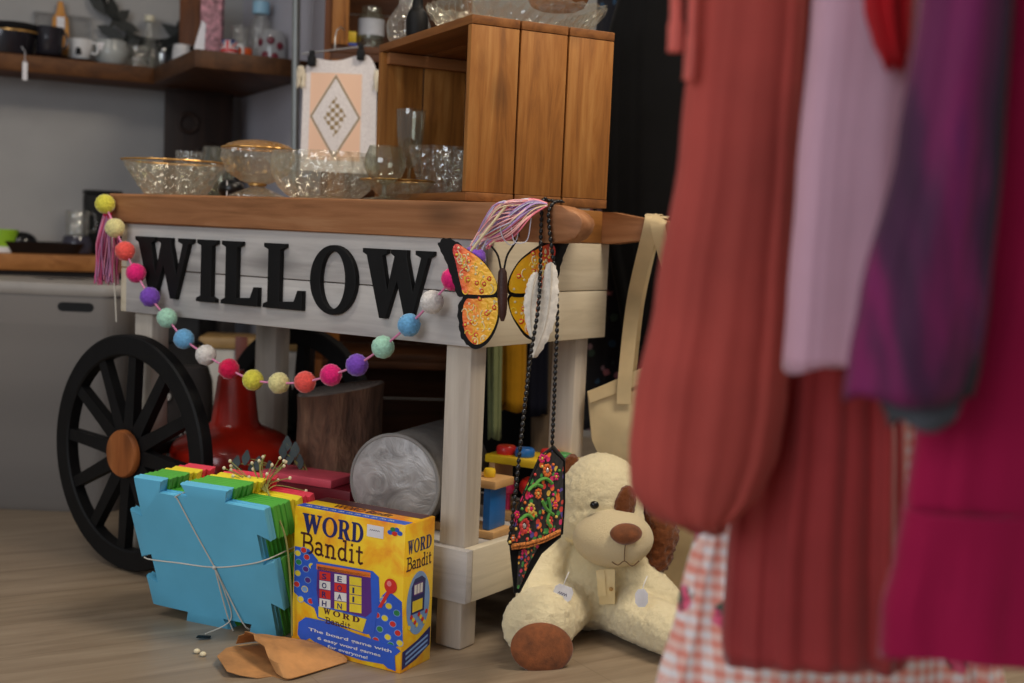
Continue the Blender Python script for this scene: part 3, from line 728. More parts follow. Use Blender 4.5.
# discs on blue trays either side of the slot machine
lt = [(295,546),(309,549),(318,560),(316,590),(318,610),(306,603),(294,592)]; rt = [(378,600),(388,590),(402,602),(403,645),(392,648),(372,640),(366,628)]
dl = [(298,553,1),(307,557,2),(299,562,3),(306,569,4),(298,573,1),(297,584,2),(305,589,5),(301,599,1),(308,580,4),(311,601,2),(304,550,2),(312,566,1)]
dr = [(389,606,1),(397,613,3),(385,618,1),(393,624,2),(380,629,3),(388,637,1),(398,633,2),(376,640,2),(383,600,5),(400,643,1),(391,645,3),(377,615,2)]
for q, dd in ((lt, dl), (rt, dr)):
    bm = B(); flat(bm, quadpx(*q), FW(1), 0)
    for px, py, mi in dd:
        c = gpt(px, py); flat(bm, ell(c[0], c[1], .0078, .0062, 18), FW(2), 5 if mi != 5 else 1); flat(bm, ell(c[0], c[1], .0064, .0050, 18), FW(2.5), mi)
    obj('disc_pattern', bm, [M_blue, M_pyl, M_pr, M_pg, M_purple, M_ltb], gb, smooth=False)
# slot machine
sm_ = region(3, [M_blue], 'slot_machine_picture', gb, (quadpx((311,566),(316,561),(373,571),(379,577),(380,600),(374,634),(366,634),(318,618),(312,600)), 0))
region(4, [M_purple, M_po], 'machine_window', sm_, (quadpx((318,566),(371,575),(372,612),(366,617),(319,604),(317,590)), 0), (quadpx((317,563.5),(371,572.5),(371,577.5),(317,569)), 1))
bm = B()
for i, (x0, x1) in enumerate(((320,331),(335,347),(350,362))):
    cols = [[2,0,2,0],[0,2,0,3],[3,3,3,3]][i]
    for j in range(4):
        ya, yb = 571+9*j+(x0-320)*.17, 579.3+9*j+(x0-320)*.17
        flat(bm, quadpx((x0,ya),(x1,ya+1.8),(x1,yb+1.8),(x0,yb)), FW(5), cols[j])
obj('letter_reels', bm, [M_pw, M_pr, M_pr, M_pyl], sm_, smooth=False)
bm = B()
for i, x0 in enumerate((322.5,337.8,353)):
    for j, ch in enumerate(['SORH','EOAN','IIII'][i]):
        p = gpt(x0, 578.2+9*j+(x0-320)*.17)
        if i < 2 or j in (1,2): text(bm, ch, .0105 if i < 2 else .004, .0105, PR, frame((p[0], -.0003*6, p[1]), (1,0,0), (0,0,1), (0,-1,0)), bold=.02)
obj('reel_letters', bm, M_navy, sm_, smooth=False)
region(5, [M_pyl], 'name_plate', sm_, (quadpx((319,606),(367,619),(363,632),(319,616.5)), 0))
bm = B(); p0 = gpt(323,612); p1 = gpt(360,612)
for i, ch in enumerate('WORD'): q = gpt(324+9.6*i, 613.2+2.6*i); serif(bm, ch, q[0], q[0]+.0165, q[1], q[1]+.0105, PR, FW(6))
q = gpt(326, 618.0); stroke_word(bm, 'Bandit', q[0], q[0]+.058, q[1]-.0085, q[1]+.002, FW(6), .0016)
obj('plate_lettering', bm, M_pbr, sm_, smooth=False)
bm = B(); c = gpt(391, 586); flat(bm, ell(c[0], c[1], .0135, .0135, 28), FW(4.2), 0); flat(bm, ell(c[0]-.003, c[1]+.004, .005, .005, 18), FW(5), 1)
a = gpt(380,603); flat(bm, [(a[0]-.003,a[1]-.008),(a[0]+.004,a[1]-.008),(c[0]+.002,c[1]-.008),(c[0]-.006,c[1]-.008)], FW(4), 0)
obj('lever_picture', bm, [M_pr, plain('print_pink', (246,140,140), .35)], sm_, smooth=False)
# price sticker, maker's star, banner
region(2, [M_card], 'price_sticker', gb, (quadpx((367.5,524),(384,527),(383.5,539),(367,536)), 0))
bm = B(); q = gpt(370,530); stroke(bm, [(q[0]+.0022*k, q[1]+.002*(k % 2)) for k in range(11)], .0009, FW(3)); obj('sticker_lettering', bm, plain('print_grey', (130,130,140), .5), gb, smooth=False)
bm = B(); c = gpt(395,532)
for dx, dz, mi in ((-.010,-.002,0),(-.004,.004,1),(.004,.0045,0),(.011,-.001,0),(.0,-.003,2)): flat(bm, ell(c[0]+dx, c[1]+dz, .0058, .0042, 12), FW(2+mi), mi)
obj('maker_logo', bm, [M_blue, M_pg, M_pr], gb, smooth=False)
ban = [(299,622),(306,617),(330,622),(352,632),(376,640),(394,645),(401,651),(395,656),(396,671),(388,668),(384,664),(362,660),(338,652),(318,644),(310,638),(303,642),(298,634)]
bn = region(4, [M_blue], 'banner', gb, (quadpx(*ban), 0))
bm = B()
for s_, (xl, yl), (xr, yr), h in (('The board game with', (309,630), (392,652.5), .0075), ('6 easy word games', (318,639), (381,656.5), .0075), ('for everyone!', (328,647.5), (368,659), .0078)):
    a = gpt(xl, yl); b = gpt(xr, yr); d = Vector((b[0]-a[0], 0, b[1]-a[1])); w = d.length; d.normalize(); u = Vector((-d.z, 0, d.x))
    text(bm, s_, w, h, PR, frame((a[0], -.0016, a[1]-.002), d, u, (0,-1,0)), bold=.018)
obj('banner_lettering', bm, M_pw, bn, smooth=False)
# side face
bm = B(); q0 = (.008, .213)
for i, ch in enumerate('WORD'): serif(bm, ch, .010+.0195*i, .0275+.0195*i, .213, .238, PR, SW(1), mi=0)
stroke_word(bm, 'Bandit', .008, .088, .184, .207, SW(1), .0028, 1)
obj('side_title', bm, [M_navy, M_pbr], gb, smooth=False)
bm = B()
flat(bm, ell(.049, .118, .037, .058, 32), SW(1), 2); flat(bm, [(.026,.10),(.068,.10),(.070,.158),(.058,.166),(.036,.164),(.026,.15)], SW(2), 0)
flat(bm, [(.032,.133),(.062,.133),(.062,.156),(.032,.156)], SW(3), 3); flat(bm, [(.030,.104),(.062,.104),(.062,.124),(.030,.124)], SW(3), 1)
for k in range(3): flat(bm, [(.034+.0095*k,.136),(.0415+.0095*k,.136),(.0415+.0095*k,.153),(.034+.0095*k,.153)], SW(4), 4)
for k in range(10): flat(bm, ell(.022+.006*k, .078+.006*((k*3) % 4), .0042, .0042, 12), SW(3), 1+k % 2*4)
obj('side_picture', bm, [M_navy, M_pyl, M_ltb, M_purple, M_pw, M_pr], gb, smooth=False)
bm = B(); flat(bm, [(.004,.038),(.05,.048),(.092,.064),(.092,.030),(.05,.014),(.004,.006)][::-1], SW(1), 0); 
for k in range(3): flat(bm, [(.014,.034-.009*k),(.084,.051-.009*k),(.084,.047-.009*k),(.014,.030-.009*k)][::-1], SW(2), 1)
obj('side_banner', bm, [M_navy, M_ltb], gb, smooth=False)
# top face
bm = B(); TW = lambda l: frame((0,0,.268+.0003*l), (1,0,0), (0,1,0), (0,0,1))
flat(bm, [(-.246,.002),(-.002,.002),(-.002,.026),(-.246,.026)], TW(1), 0)
flat(bm, [(-.246,.060),(-.006,.060),(-.006,.092),(-.246,.092)], TW(1), 2)
[stroke(bm, [(-.23+.0185*k+.003*j, .011+.005*(j % 2)) for j in range(5)], .0014, TW(2), 1) for k in range(11)]
text(bm, 'WORD Bandit', .13, .022, PR, frame((-.19,.034,.2686), (1,0,0),(0,1,0),(0,0,1)), 2)
obj('top_print', bm, [M_blue, M_pw, M_pbr], gb, smooth=False)

# ------------------------------------------------------------ brown paper bag on the floor
def bag_top(px, py, z): return floorpt(px, py, z)
M_kraft = plain('kraft_paper', (196,140,84), .8, var=.14, scale=14, bump=.25, bscale=40); M_kdark = plain('kraft_inside', (120,74,42), .9, var=.2, scale=30)
pb = floorpt(285, 662)
pbag = thing('paper_bag', 'crumpled brown paper bag lying open on the floor before the game box', 'paper bag', pb)
bm = B()
low = [floorpt(*p) for p in ((217,656,.016),(226,648,.013),(238,645,.004),(264,642,.001),(291,642,.001),(320,648,.001),(347,662,.001),(318,670,.001),(287,680,.001),(272,676,.001),(258,678,.002),(240,675,.006),(227,671,.012))]
cl_ = sum(low, Vector())/len(low); cl_.z = .0015
va = [bm.verts.new(p) for p in low]; vb = [bm.verts.new(p+Vector((0,0,-.0012))) for p in low]; cv = bm.verts.new(cl_); cw_ = bm.verts.new(cl_+Vector((0,0,-.0012)))
for i in range(len(low)):
    k = (i+1) % len(low); bm.faces.new((va[i], va[k], cv)); bm.faces.new((vb[k], vb[i], cw_)); bm.faces.new((va[k], va[i], vb[i], vb[k]))
obj('lower_sheet', bm, M_kraft, pbag, world=True, angle=20)
bm = B(); eb = catmull([floorpt(*p) for p in ((236,644,.010),(262,641,.006),(291,641,.003),(322,648,.003),(347,661,.003))], 4); ef = catmull([floorpt(*p) for p in ((276,673,.006),(287,679,.004),(305,675,.004),(328,668,.003),(347,662,.003))], 4)
rows = []
for i, (a, b) in enumerate(zip(eb, ef)):
    t = i/(len(eb)-1); row = []
    for k in range(9):
        u = k/8; p = a.lerp(b, u); h = (.040*(1-t)**.8+.003)*math.sin(PI*u)**.8
        p += Vector((-.012*math.sin(PI*u)*(1-t)*(1 if k % 2 else .4), 0, h + .0025*math.sin(k*2.3+i*.9)*(math.sin(PI*u))))
        row.append(p)
    rows.append(row)
f = [[bm.verts.new(p) for p in r] for r in rows]; g = [[bm.verts.new(p+Vector((0,0,.0014))) for p in r] for r in rows]
for a, b in zip(f, f[1:]): ring_faces(bm, a, b, 0, False)
for a, b in zip(g, g[1:]): ring_faces(bm, a, b, 0, False)
ring_faces(bm, f[0], g[0], 0, False); ring_faces(bm, [r[0] for r in f], [r[0] for r in g], 0, False); ring_faces(bm, [r[-1] for r in f], [r[-1] for r in g], 0, False)
obj('upper_sheet', bm, M_kraft, pbag, world=True, angle=20)

# ------------------------------------------------------------ dried flower sprig on the stack, loose buds on the floor
M_stem = plain('dry_stem', (150,150,84), .8); M_bud = plain('cream_bud', (236,222,186), .8, var=.1); M_leaf = plain('grey_green_leaf', (70,84,84), .7, var=.15)
sprig = thing('flower_sprig', 'dried sprig with cream buds lying across the foam tiles, stem hanging down', 'flower sprig', at(262,490,2.36))
bm = B(); bb = B(); root = at(292,505,2.27); DS = 2.36
tube(bm, catmull([at(292,636,2.245), at(291,590,2.245), at(286,540,2.24), at(276,512,2.26), at(266,487,2.33), at(260,470,DS), at(265,455,DS)], 6), [.0019]*37, 6)
tips = [(230,461),(231,470),(233,476),(241,480),(247,479),(252,463),(253,469),(259,461),(263,457),(272,465),(280,458),(284,461),(286,462),(284,466),(290,478),(306,491),(236,489),(224,468),(231,466),(249,477),(267,474),(278,480)]
for i, (px, py) in enumerate(tips):
    e = at(px, py, DS - .02*(i % 3)); j = at(262+.35*(px-262), 484-.2*(484-py), DS-.02)
    tube(bm, catmull([at(266,492,2.32), j, e], 5), .0009, 5); bb = B(); ball(bb, e, (.0032,.0032,.0037), sub=2); obj('bud', bb, M_bud, sprig, world=True)
obj('stem', bm, M_stem, sprig, world=True)
for i, (px, py) in enumerate(((197,651),(203,654))):
    bm = B(); ball(bm, floorpt(px, py, .005), (.006,.005,.0045), sub=3)
    single('flower_bud', bm, M_bud, ['loose cream bud on the floor, the one closer to the string tag', 'loose cream bud on the floor, the one closer to the paper bag'][i], 'flower bud', 'fallen buds on the floor')
ec = thing('eucalyptus_sprig', 'grey green leafy sprig on the cart shelf behind the foam tiles', 'leafy sprig', cartw(-.50,.13,.187))
bm = B(); lf = B(); rnd = random.Random(8); b_ = cartw(-.50,.13,.187)
for i, (px, py) in enumerate(((236,463),(246,458),(252,470),(240,476),(287,444),(295,450),(290,458),(283,452),(300,462),(258,464),(270,468),(278,474))):
    e = at(px, py, 2.62); tube(bm, catmull([b_, b_.lerp(e,.6)+Vector((0,0,.02)), e], 5), .0012, 5)
    Mx = align(e, Vector((rnd.uniform(-.5,.5), -1, rnd.uniform(-.3,.6))))
    prism(lf, [(q.x, q.y) for q in catmull([Vector((0,-.016,0)),Vector((.010,-.002,0)),Vector((.006,.010,0)),Vector((0,.018,0)),Vector((-.006,.010,0)),Vector((-.010,-.002,0))], 4, True)], .0008, Mx)
obj('stem', bm, M_stem, ec, world=True); obj('leaves', lf, M_leaf, ec, world=True)
# ------------------------------------------------------------ seated plush dog
def plush(name, c, c2, fur=240):
    s = NT(name); v = s.coord(); n = s.noise(v, fur, 4, .75, .6); b = s.noise(v, 16, 3, .6)
    col = s.mix(b, s.ramp(n, [(.25, c2), (.65, c)]), lin(tuple(x*.95 for x in c)))
    s.bsdf(col, .95, 0, s.bump(n, .9, .004), .35, .1); return s.m
M_fur = plush('cream_fur', (246,232,192), (230,212,164)); M_brfur = plush('brown_curly_fur', (126,72,40), (66,34,18), 160)
M_muz = plush('short_cream_plush', (240,222,180), (222,200,154), 400); M_suede = plain('brown_suede', (138,78,40), .85, var=.18, scale=40, bump=.4, bscale=300, sheen=.4)
dog = thing('plush_dog', 'cream plush dog with brown nose and eye patch, seated on the floor beside the cart', 'plush toy', Vector((.185,2.44,0)))
V = Vector
hc = V((.189, 2.425, .268))
bm = B()
ball(bm, V((.178,2.44,.108)), (.084,.080,.108), sub=4)                 # belly
ball(bm, V((.180,2.45,.185)), (.068,.062,.066), sub=4)                 # chest
ball(bm, hc, (.088,.082,.094), sub=4); ball(bm, hc+V((.004,-.03,-.035)), (.083,.06,.06), sub=4)
limb(bm, [V((.118,2.43,.185)), V((.078,2.385,.125)), V((.068,2.33,.076))], [.040,.043,.046])          # left arm (picture)
limb(bm, [V((.235,2.43,.18)), V((.275,2.40,.125)), V((.322,2.37,.085))], [.038,.038,.036])            # right arm
limb(bm, [V((.135,2.42,.065)), V((.100,2.31,.066)), V((.078,2.265,.070))], [.060,.060,.064])         # left leg, sole to the viewer
limb(bm, [V((.225,2.42,.058)), V((.285,2.33,.055)), V((.325,2.28,.052))], [.056,.052,.050])          # right leg
ball(bm, V((.073,2.244,.069)), (.072,.034,.066), Euler((R(-10),0,R(14))).to_matrix().to_4x4(), sub=4)
skin = fused(bm, .0052, 5, .0026, 120)
obj('body', skin, M_fur, dog, world=True, angle=180)
# muzzle, nose, mouth seam
mzc = V((.211, 2.347, .212)); Rm = Euler((R(8), 0, R(10))).to_matrix().to_4x4()
bm = B(); ball(bm, mzc, (.079,.060,.056), Rm, sub=5)
for v in bm.verts:
    d = v.co - mzc; v.co.x = mzc.x + d.x*(1-.9*max(0, d.z)); 
obj('muzzle', bm, M_muz, dog, world=True)
nc = at(626,534,2.284)
bm = B(); vs = ball(bm, nc, (.0315,.017,.021), Rm, sub=4)
for v in vs:
    d = v.co-nc; v.co.x = nc.x + d.x*(1+ 7*d.z if d.z < 0 else 1)
obj('nose', bm, M_suede, dog, world=True, label='brown suede nose')
bm = B(); tube(bm, catmull([at(625.5,543,2.283), at(624.5,553,2.284), at(624.5,561,2.289)], 5), .0011, 6); tube(bm, catmull([at(612,562,2.297), at(618,565,2.290), at(624.5,561,2.289), at(632,566,2.292), at(639,561,2.301)], 5), .0011, 6)
obj('mouth_seam', bm, plain('seam_brown', (120,90,60), .9), dog, world=True)
e = at(594.5,505,2.334); bm = B(); ball(bm, e, (.0088,.006,.0078), sub=3); obj('eye', bm, plain('glossy_black_eye', (10,9,9), .08), dog, world=True)
bm = B(); pc = at(625,505,2.354); ball(bm, pc, (.023,.014,.040), Euler((0,R(12),R(25))).to_matrix().to_4x4(), sub=4)
p_ = fused(bm, .004, 2, .002, 150); obj('eye_patch', p_, M_brfur, dog, world=True, label='brown fur patch around one eye')
for pts, rs, lab in (([at(572,461,2.43), at(566,478,2.44), at(566,508,2.43), at(569,534,2.42)], [.014,.026,.030,.024], 'brown ear behind the clutch bag'),
                     ([at(640,478,2.43), at(655,500,2.42), at(662,535,2.41), at(658,560,2.40)], [.016,.028,.034,.026], 'curly brown ear beside the muzzle')):
    bm = B(); limb(bm, pts, rs, 8, 3); ear = fused(bm, .004, 3, .0045, 95, 3); obj('ear', ear, M_brfur, dog, world=True, angle=180, label=lab)
bm = B(); sc = at(542,648,2.199); Ms = Matrix.Translation(sc) @ Euler((R(-7),R(10),R(14))).to_matrix().to_4x4()
ball(bm, (0,0,0), (.060,.014,.046), Ms.copy(), sub=4)
bm.transform(Matrix.Translation(V((0,0,0))))
obj('foot_sole', bm, M_suede, dog, world=True, label='brown suede foot sole')
# belly seam + ribbon
M_rib = plain('cream_ribbon', (236,214,160), .45, var=.06, sheen=.3)
bm = B()
def ribbon(bm, pts, w, th=.0015):
    rows = []
    for i, p in enumerate(pts):
        d = (pts[min(i+1,len(pts)-1)]-pts[max(i-1,0)]).normalized(); s_ = d.cross(V((0,-1,0))).normalized()*w/2
        rows.append([p-s_+V((0,-th,0)), p+s_+V((0,-th,0)), p+s_, p-s_])
    loft(bm, rows)
ribbon(bm, catmull([at(607,569,2.335), at(607,585,2.330), at(607,604,2.338)], 6), .030)
ribbon(bm, catmull([at(600,570,2.333), at(601,580,2.327), at(602,596,2.330)], 6), .016)
obj('ribbon', bm, M_rib, dog, world=True)
bm = B(); ball(bm, at(611,589,2.327), .004, sub=2); obj('ribbon_button', bm, plain('gold_button', (180,140,80), .5), dog, world=True)
bm = B(); rg = [V((.18+.068*math.cos(a), 2.43+.064*math.sin(a), .196)) for a in [2*PI*i/40 for i in range(40)]]; tube(bm, rg, .007, 8, closed=True)
obj('neck_ribbon', bm, M_rib, dog, world=True)
for (px, py, d, w, h, rot, lab) in ((563,593,2.252,.036,.030,R(-18),'lilac-white price tag on the chest'), (641.5,598,2.262,.024,.034,R(4),'white price tag by the arm')):
    p = at(px, py, d); bm = B()
    pts = [(-w/2+.006,-h/2),(w/2-.006,-h/2),(w/2,-h/4),(w/2,h/4),(w/2-.006,h/2),(-w/2+.006,h/2),(-w/2,h/4),(-w/2,-h/4)]
    prism(bm, pts, .0008, frame(p, (math.cos(rot),0,math.sin(rot)), (-math.sin(rot),0,math.cos(rot)), (0,-1,0)))
    tube(bm, catmull([p+V((0,-.001,h/2-.003)), p+V((.004,0,h/2+.012)), p+V((.010,.012,h/2+.022))], 5), .0008, 5)
    obj('price_tag', bm, plain('tag_card', (238,238,244), .6), dog, world=True, label=lab)
p = at(563,594,2.2505); bm = B(); stroke(bm, [(.0022*k, .0045*(k % 2)) for k in range(9)], .0009, frame(p+V((-.010,0,.001)), (math.cos(R(-18)),0,math.sin(R(-18))), (-math.sin(R(-18)),0,math.cos(R(-18))), (0,-1,0)))
obj('tag_writing', bm, plain('pen_ink', (90,90,130), .7), dog, world=True)
# ------------------------------------------------------------ cream tote on the far handle
M_can = cloth('cream_canvas', (226,204,160), .95, .1, 700, .2)
tote = thing('tote_bag', 'cream canvas tote bag hanging by its straps from the far cart handle', 'tote bag', V((.33,2.60,.10)))
def slabpx(bm, pts, d, th, bulge=0.0):
    a = [at(p[0], p[1], p[2] if len(p) > 2 else d) for p in pts]; n = len(a)
    c = sum(a, V())/n
    va = [bm.verts.new(p) for p in a]; vb = [bm.verts.new(p+V((0,th,0))) for p in a]
    mi_ = [bm.verts.new(p.lerp(c,.45)+V((0,-bulge,0))) for p in a]; mb = [bm.verts.new(p.lerp(c,.45)+V((0,th+bulge,0))) for p in a]
    ring_faces(bm, va, vb); ring_faces(bm, va, mi_); bm.faces.new(mi_); ring_faces(bm, vb, mb); bm.faces.new(mb[::-1])
bm = B(); slabpx(bm, [(588,393,2.60),(610,385,2.60),(640,371,2.60),(690,352,2.60),(735,350,2.60),(738,560,2.60),(728,590,2.60),(676,592,2.60),(650,570,2.60),(618,500,2.60),(592,440,2.60)], 2.6, .03, .012)
bmesh.ops.subdivide_edges(bm, edges=bm.edges[:], cuts=2, use_grid_fill=True, smooth=.3)
for v in bm.verts: v.co.y += .006*noise.noise(v.co*22)
obj('bag_body', bm, M_can, tote, world=True, angle=60)
bm = B(); slabpx(bm, [(588,392,2.592),(640,369,2.592),(736,346,2.592),(736,360,2.592),(642,384,2.592),(590,403,2.592)], 2.592, .004); obj('hem', bm, M_can, tote, world=True)
hb = cartw(.19, .43, .80)
for k, (a, b, c_) in enumerate((((652,218),(634,300),(625,378)), ((661,220),(680,300),(705,372)))):
    bm = B(); d0 = 2.53
    pts = catmull([at(a[0],a[1],d0-.012)+V((0,0,.004)), at(a[0]-2,a[1]+12,d0-.02), at(b[0],b[1],2.585), at(c_[0],c_[1],2.588), at(c_[0]-1,c_[1]+26,2.588)], 8)
    ribbon(bm, pts, .030, .002)
    back = catmull([at(a[0],a[1],d0-.012)+V((0,0,.004)), at(a[0]+2,a[1]-1,2.60)+V((0,0,.004)), at(a[0]+3,a[1]+6,2.64), at(b[0]+4,b[1],2.645), at(c_[0]+4,c_[1],2.64)], 8)
    rows = []
    for i, p in enumerate(back):
        s_ = V((.015,0,0)); rows.append([p-s_, p+s_, p+s_+V((0,.0015,.0015)), p-s_+V((0,.0015,.0015))])
    loft(bm, rows)
    obj('strap', bm, M_can, tote, world=True)
# ------------------------------------------------------------ crate on the cart
KO = Vector((-.0973, 2.2848, .8435)); KRZ = R(27.11)
KX = Vector((math.cos(KRZ), math.sin(KRZ), 0)); KY = Vector((-math.sin(KRZ), math.cos(KRZ), 0))
def kw_(x, y, z): return KO + KX*x + KY*y + Vector((0,0,z))
def make_crate(name, label, loc, rz, W, D, Hh, mats, group=None):
    c = thing(name, label, 'crate', loc, rz, group); mv, mh, mx = mats; t = .016
    wz = (W-.008)/3
    for yy in (0, D-t):
        for k in range(3):
            bm = B(); box(bm, k*(wz+.004), k*(wz+.004)+wz, yy, yy+t, .017, Hh-.017, .0015); obj('end_board', bm, mv, c)
    for z0 in (0, Hh-.0165):
        for k in range(3):
            bm = B(); box(bm, k*(wz+.004), k*(wz+.004)+wz, -.001, D+.001, z0, z0+.0165, .0015); obj('long_board', bm, mh, c)
    for k in range(3):
        h = (Hh-.036)/3; bm = B(); box(bm, W-.014, W-.001, t+.001, D-t-.001, .018+k*h, .018+k*h+h-.003, .001); obj('base_board', bm, mh, c)
    for yy in (t+.0005, D-t-.0185):
        for z0 in (.0175, Hh-.042):
            bm = B(); box(bm, .012, W-.016, yy, yy+.018, z0, z0+.024, .001); obj('cleat', bm, mx, c)
    return c
crate = make_crate('wooden_crate', 'varnished pine crate on its side on the cart, glasses inside', KO, KRZ, .303, .472, .337, (M_crate, M_crate_h, M_crate_hx))

# ------------------------------------------------------------ glassware
def tab(px, ly, z=.8435):
    p = onplane(px, 200, CL + CYd*ly, CYd); return Vector((p.x, p.y, z))
def shell(prof, th=.0025):
    """closed thin wall from an outer profile going up"""
    inner = [(max(r-th, .0004), z + (th if i == 0 else 0)) for i, (r, z) in enumerate(prof)][::-1]
    return [(0.0003, prof[0][1])] + list(prof) + inner + [(.0003, prof[0][1]+th)]
def smooth_prof(p, n=5): return [(max(v.x,.0003), v.y) for v in catmull([Vector((a,b,0)) for a, b in p], n)]
def glassware(name, label, cat, pos, prof, m, mod=None, th=.0025, group=None, rim=None, seg=64, rz=0, flat=False):
    t = thing(name, label, cat, pos, rz, group)
    bm = B(); lathe(bm, shell(prof, th), None, seg, mod); obj('glass_body', bm, m, t, angle=50, smooth=not flat)
    if rim:
        r, z = prof[-1]; bm = B(); n = 64
        tube(bm, [Vector((r*(mod(2*PI*i/n, z) if mod else 1)*math.cos(2*PI*i/n), r*(mod(2*PI*i/n, z) if mod else 1)*math.sin(2*PI*i/n), z)) for i in range(n)], .0022, 8, closed=True)
        obj('rim', bm, rim, t)
    return t
lobes = lambda n, a: (lambda t, z: 1 + a*abs(math.sin(n*t/2)) - a/2)
P = tab(175, .11); s = P.y/FPX
glassware('glass_bowl', 'wide shallow glass bowl with gilt rim at the far left end of the cart top', 'bowl', P,
          smooth_prof([(27*s,0),(30*s,.002),(38*s,12*s),(46*s,24*s),(51*s,33*s)]), M_press, lambda t, z: 1+.02*math.sin(20*t)*math.cos(z*160), rim=M_gold, seg=80, flat=True)
P = tab(257, .12); s = P.y/FPX
gp = [(27*s,0),(27*s,.004),(18*s,.012),(8*s,.022),(7*s,.028),(16*s,.034),(30*s,24*s),(36*s,38*s),(35*s,48*s)]
cg = glassware('glass_compote', 'footed glass compote with gilt edged lid beside the wide shallow bowl', 'compote', P, gp, M_press, lambda t, z: 1+.025*math.sin(16*t+z*60), rim=M_gold, seg=64, flat=True)
bm = B(); lathe(bm, [(35*s,48*s),(30*s,52*s),(20*s,55*s),(8*s,56.5*s),(.0005,57*s),(.0005,56*s),(8*s,55.2*s),(20*s,53.6*s),(29*s,51*s),(34*s,47.5*s)], None, 48); obj('lid', bm, glass('amber_tinged_glass', (246,226,190), .3, .5, 50, .06, (224,190,136)), cg)
bm = B(); lathe(bm, [(7*s,.024),(9*s,.026),(9*s,.030),(7*s,.032)], None, 24); obj('gilt_knop', bm, M_gold, cg)
P = tab(324, .10); s = P.y/FPX
glassware('cut_glass_bowl', 'large scalloped cut glass bowl in the middle of the cart top', 'bowl', P,
          smooth_prof([(30*s,0),(34*s,.002),(44*s,10*s),(51*s,24*s),(52*s,36*s),(50*s,45*s)]), M_press, lambda t, z: 1+(.03*abs(math.sin(11*t))+.022*math.sin(22*t)*math.cos(z*130))*(1 if z > .004 else 0), th=.004, seg=88, flat=True)
P = tab(384, .075); s = P.y/FPX
glassware('brandy_glass', 'round brandy glass on a short stem before the open crate', 'glass', P,
          [(21*s,0),(20*s,.002),(6*s,.006),(2.4*s,.012),(2.6*s,14*s),(9*s,17*s),(17*s,23*s),(21*s,33*s),(20*s,43*s),(16*s,53*s)], M_glass, th=.0014)
P = tab(404, .19); s = P.y/FPX
glassware('glass_dish', 'small leaf edged pressed glass dish tucked behind the brandy glass', 'dish', tab(398, .15),
          [(12*s,0),(13*s,.002),(22*s,8*s),(31*s,16*s),(35*s,20*s)], M_press, lobes(14,.10), rim=M_gold)
P = kw_(.05, .40, .0168); s = P.y/FPX
glassware('wine_glass', 'tall straight wine glass inside the crate', 'glass', P,
          [(13*s,0),(12*s,.002),(3*s,.005),(2*s,.012),(2*s,26*s),(7*s,31*s),(11*s,40*s),(13.5*s,58*s),(15*s,84*s)], M_glass, th=.0014)
P = kw_(.07, .275, .0168); s = P.y/FPX
glassware('cut_glass_bowl', 'deep ribbed glass bowl inside the crate', 'bowl', P,
          [(17*s,0),(18*s,.002),(24*s,15*s),(29*s,32*s),(33*s,47*s)], M_cut, lambda t, z: 1+.03*math.sin(22*t), th=.003, seg=66, flat=True)
P = kw_(.14, .38, .0168); s = .72*P.y/FPX
glassware('glass_globe', 'round clear glass globe behind the ribbed bowl in the crate', 'globe', P,
          [(12*s,0),(13*s,.002),(10*s,10*s),(14*s,26*s),(24*s,34*s),(29*s,46*s),(26*s,58*s),(16*s,67*s),(3*s,70*s)], M_glass, th=.0015)
P = tab(188, .36); s = P.y/FPX
glassware('ribbed_tumbler', 'small ribbed tumbler behind the wide gilt rimmed bowl', 'glass', P,
          [(10*s,0),(11*s,.002),(12*s,20*s),(12.5*s,47*s)], M_cut, lambda t, z: 1+.03*math.sin(18*t), seg=90)
P = tab(216, .37); s = P.y/FPX
glassware('round_tumbler', 'clear round tumbler behind the compote', 'glass', P,
          [(11*s,0),(13*s,.003),(17*s,20*s),(17*s,36*s),(13*s,52*s)], M_glass)
P = tab(231, .22); bm = B(); lathe(bm, smooth_prof([(.012,0),(.022,.004),(.030,.018),(.028,.032),(.018,.041),(.006,.043)]), Matrix.Translation(P), 32, cap0=True, cap1=True)
bp = thing('trinket_pot', 'small black oval trinket pot between the shallow bowl and the compote', 'pot', P)
obj('pot_body', bm, plain('black_glaze', (16,16,18), .3), bp, world=True)
bm = B(); tube(bm, [P+Vector((.0285*math.sin(a)-.004, -.0285*math.cos(a)*.98, .022+.018*q)) for a, q in ((0,-1),(.03,-.5),(.05,0),(.03,.5),(0,1))], .0014, 6); obj('stripe', bm, M_card, bp, world=True)
# on the crate
P = kw_(.045, .42, .3375); s = P.y/FPX
glassware('glass_carafe', 'bulbous cut glass carafe at the far corner of the crate top', 'carafe', P,
          smooth_prof([(16*s,0),(19*s,4*s),(22*s,14*s),(18*s,26*s),(11*s,36*s),(10*s,44*s),(14*s,58*s)]), M_cut, lambda t, z: 1+.04*math.sin(12*t+z*90)*math.cos(12*t-z*90), seg=60, flat=True)
P = kw_(.03, .335, .3375); bm = B(); lathe(bm, smooth_prof([(.016,0),(.021,.004),(.023,.03),(.020,.05),(.012,.062),(.010,.08)]), None, 28, cap0=True, cap1=True)
cb = thing('black_bottle', 'small black bottle between the carafe and the glass tray on the crate', 'bottle', P); obj('bottle_body', bm, M_black, cb)
bm = B(); lathe(bm, [(.0005,.0805),(.012,.0805),(.012,.094),(.0005,.095)], None, 20); obj('cap', bm, M_steel, cb)
tr = thing('glass_tray', 'long faceted cut glass tray lying on top of the crate', 'tray', kw_(.165,.155,.3375), KRZ)
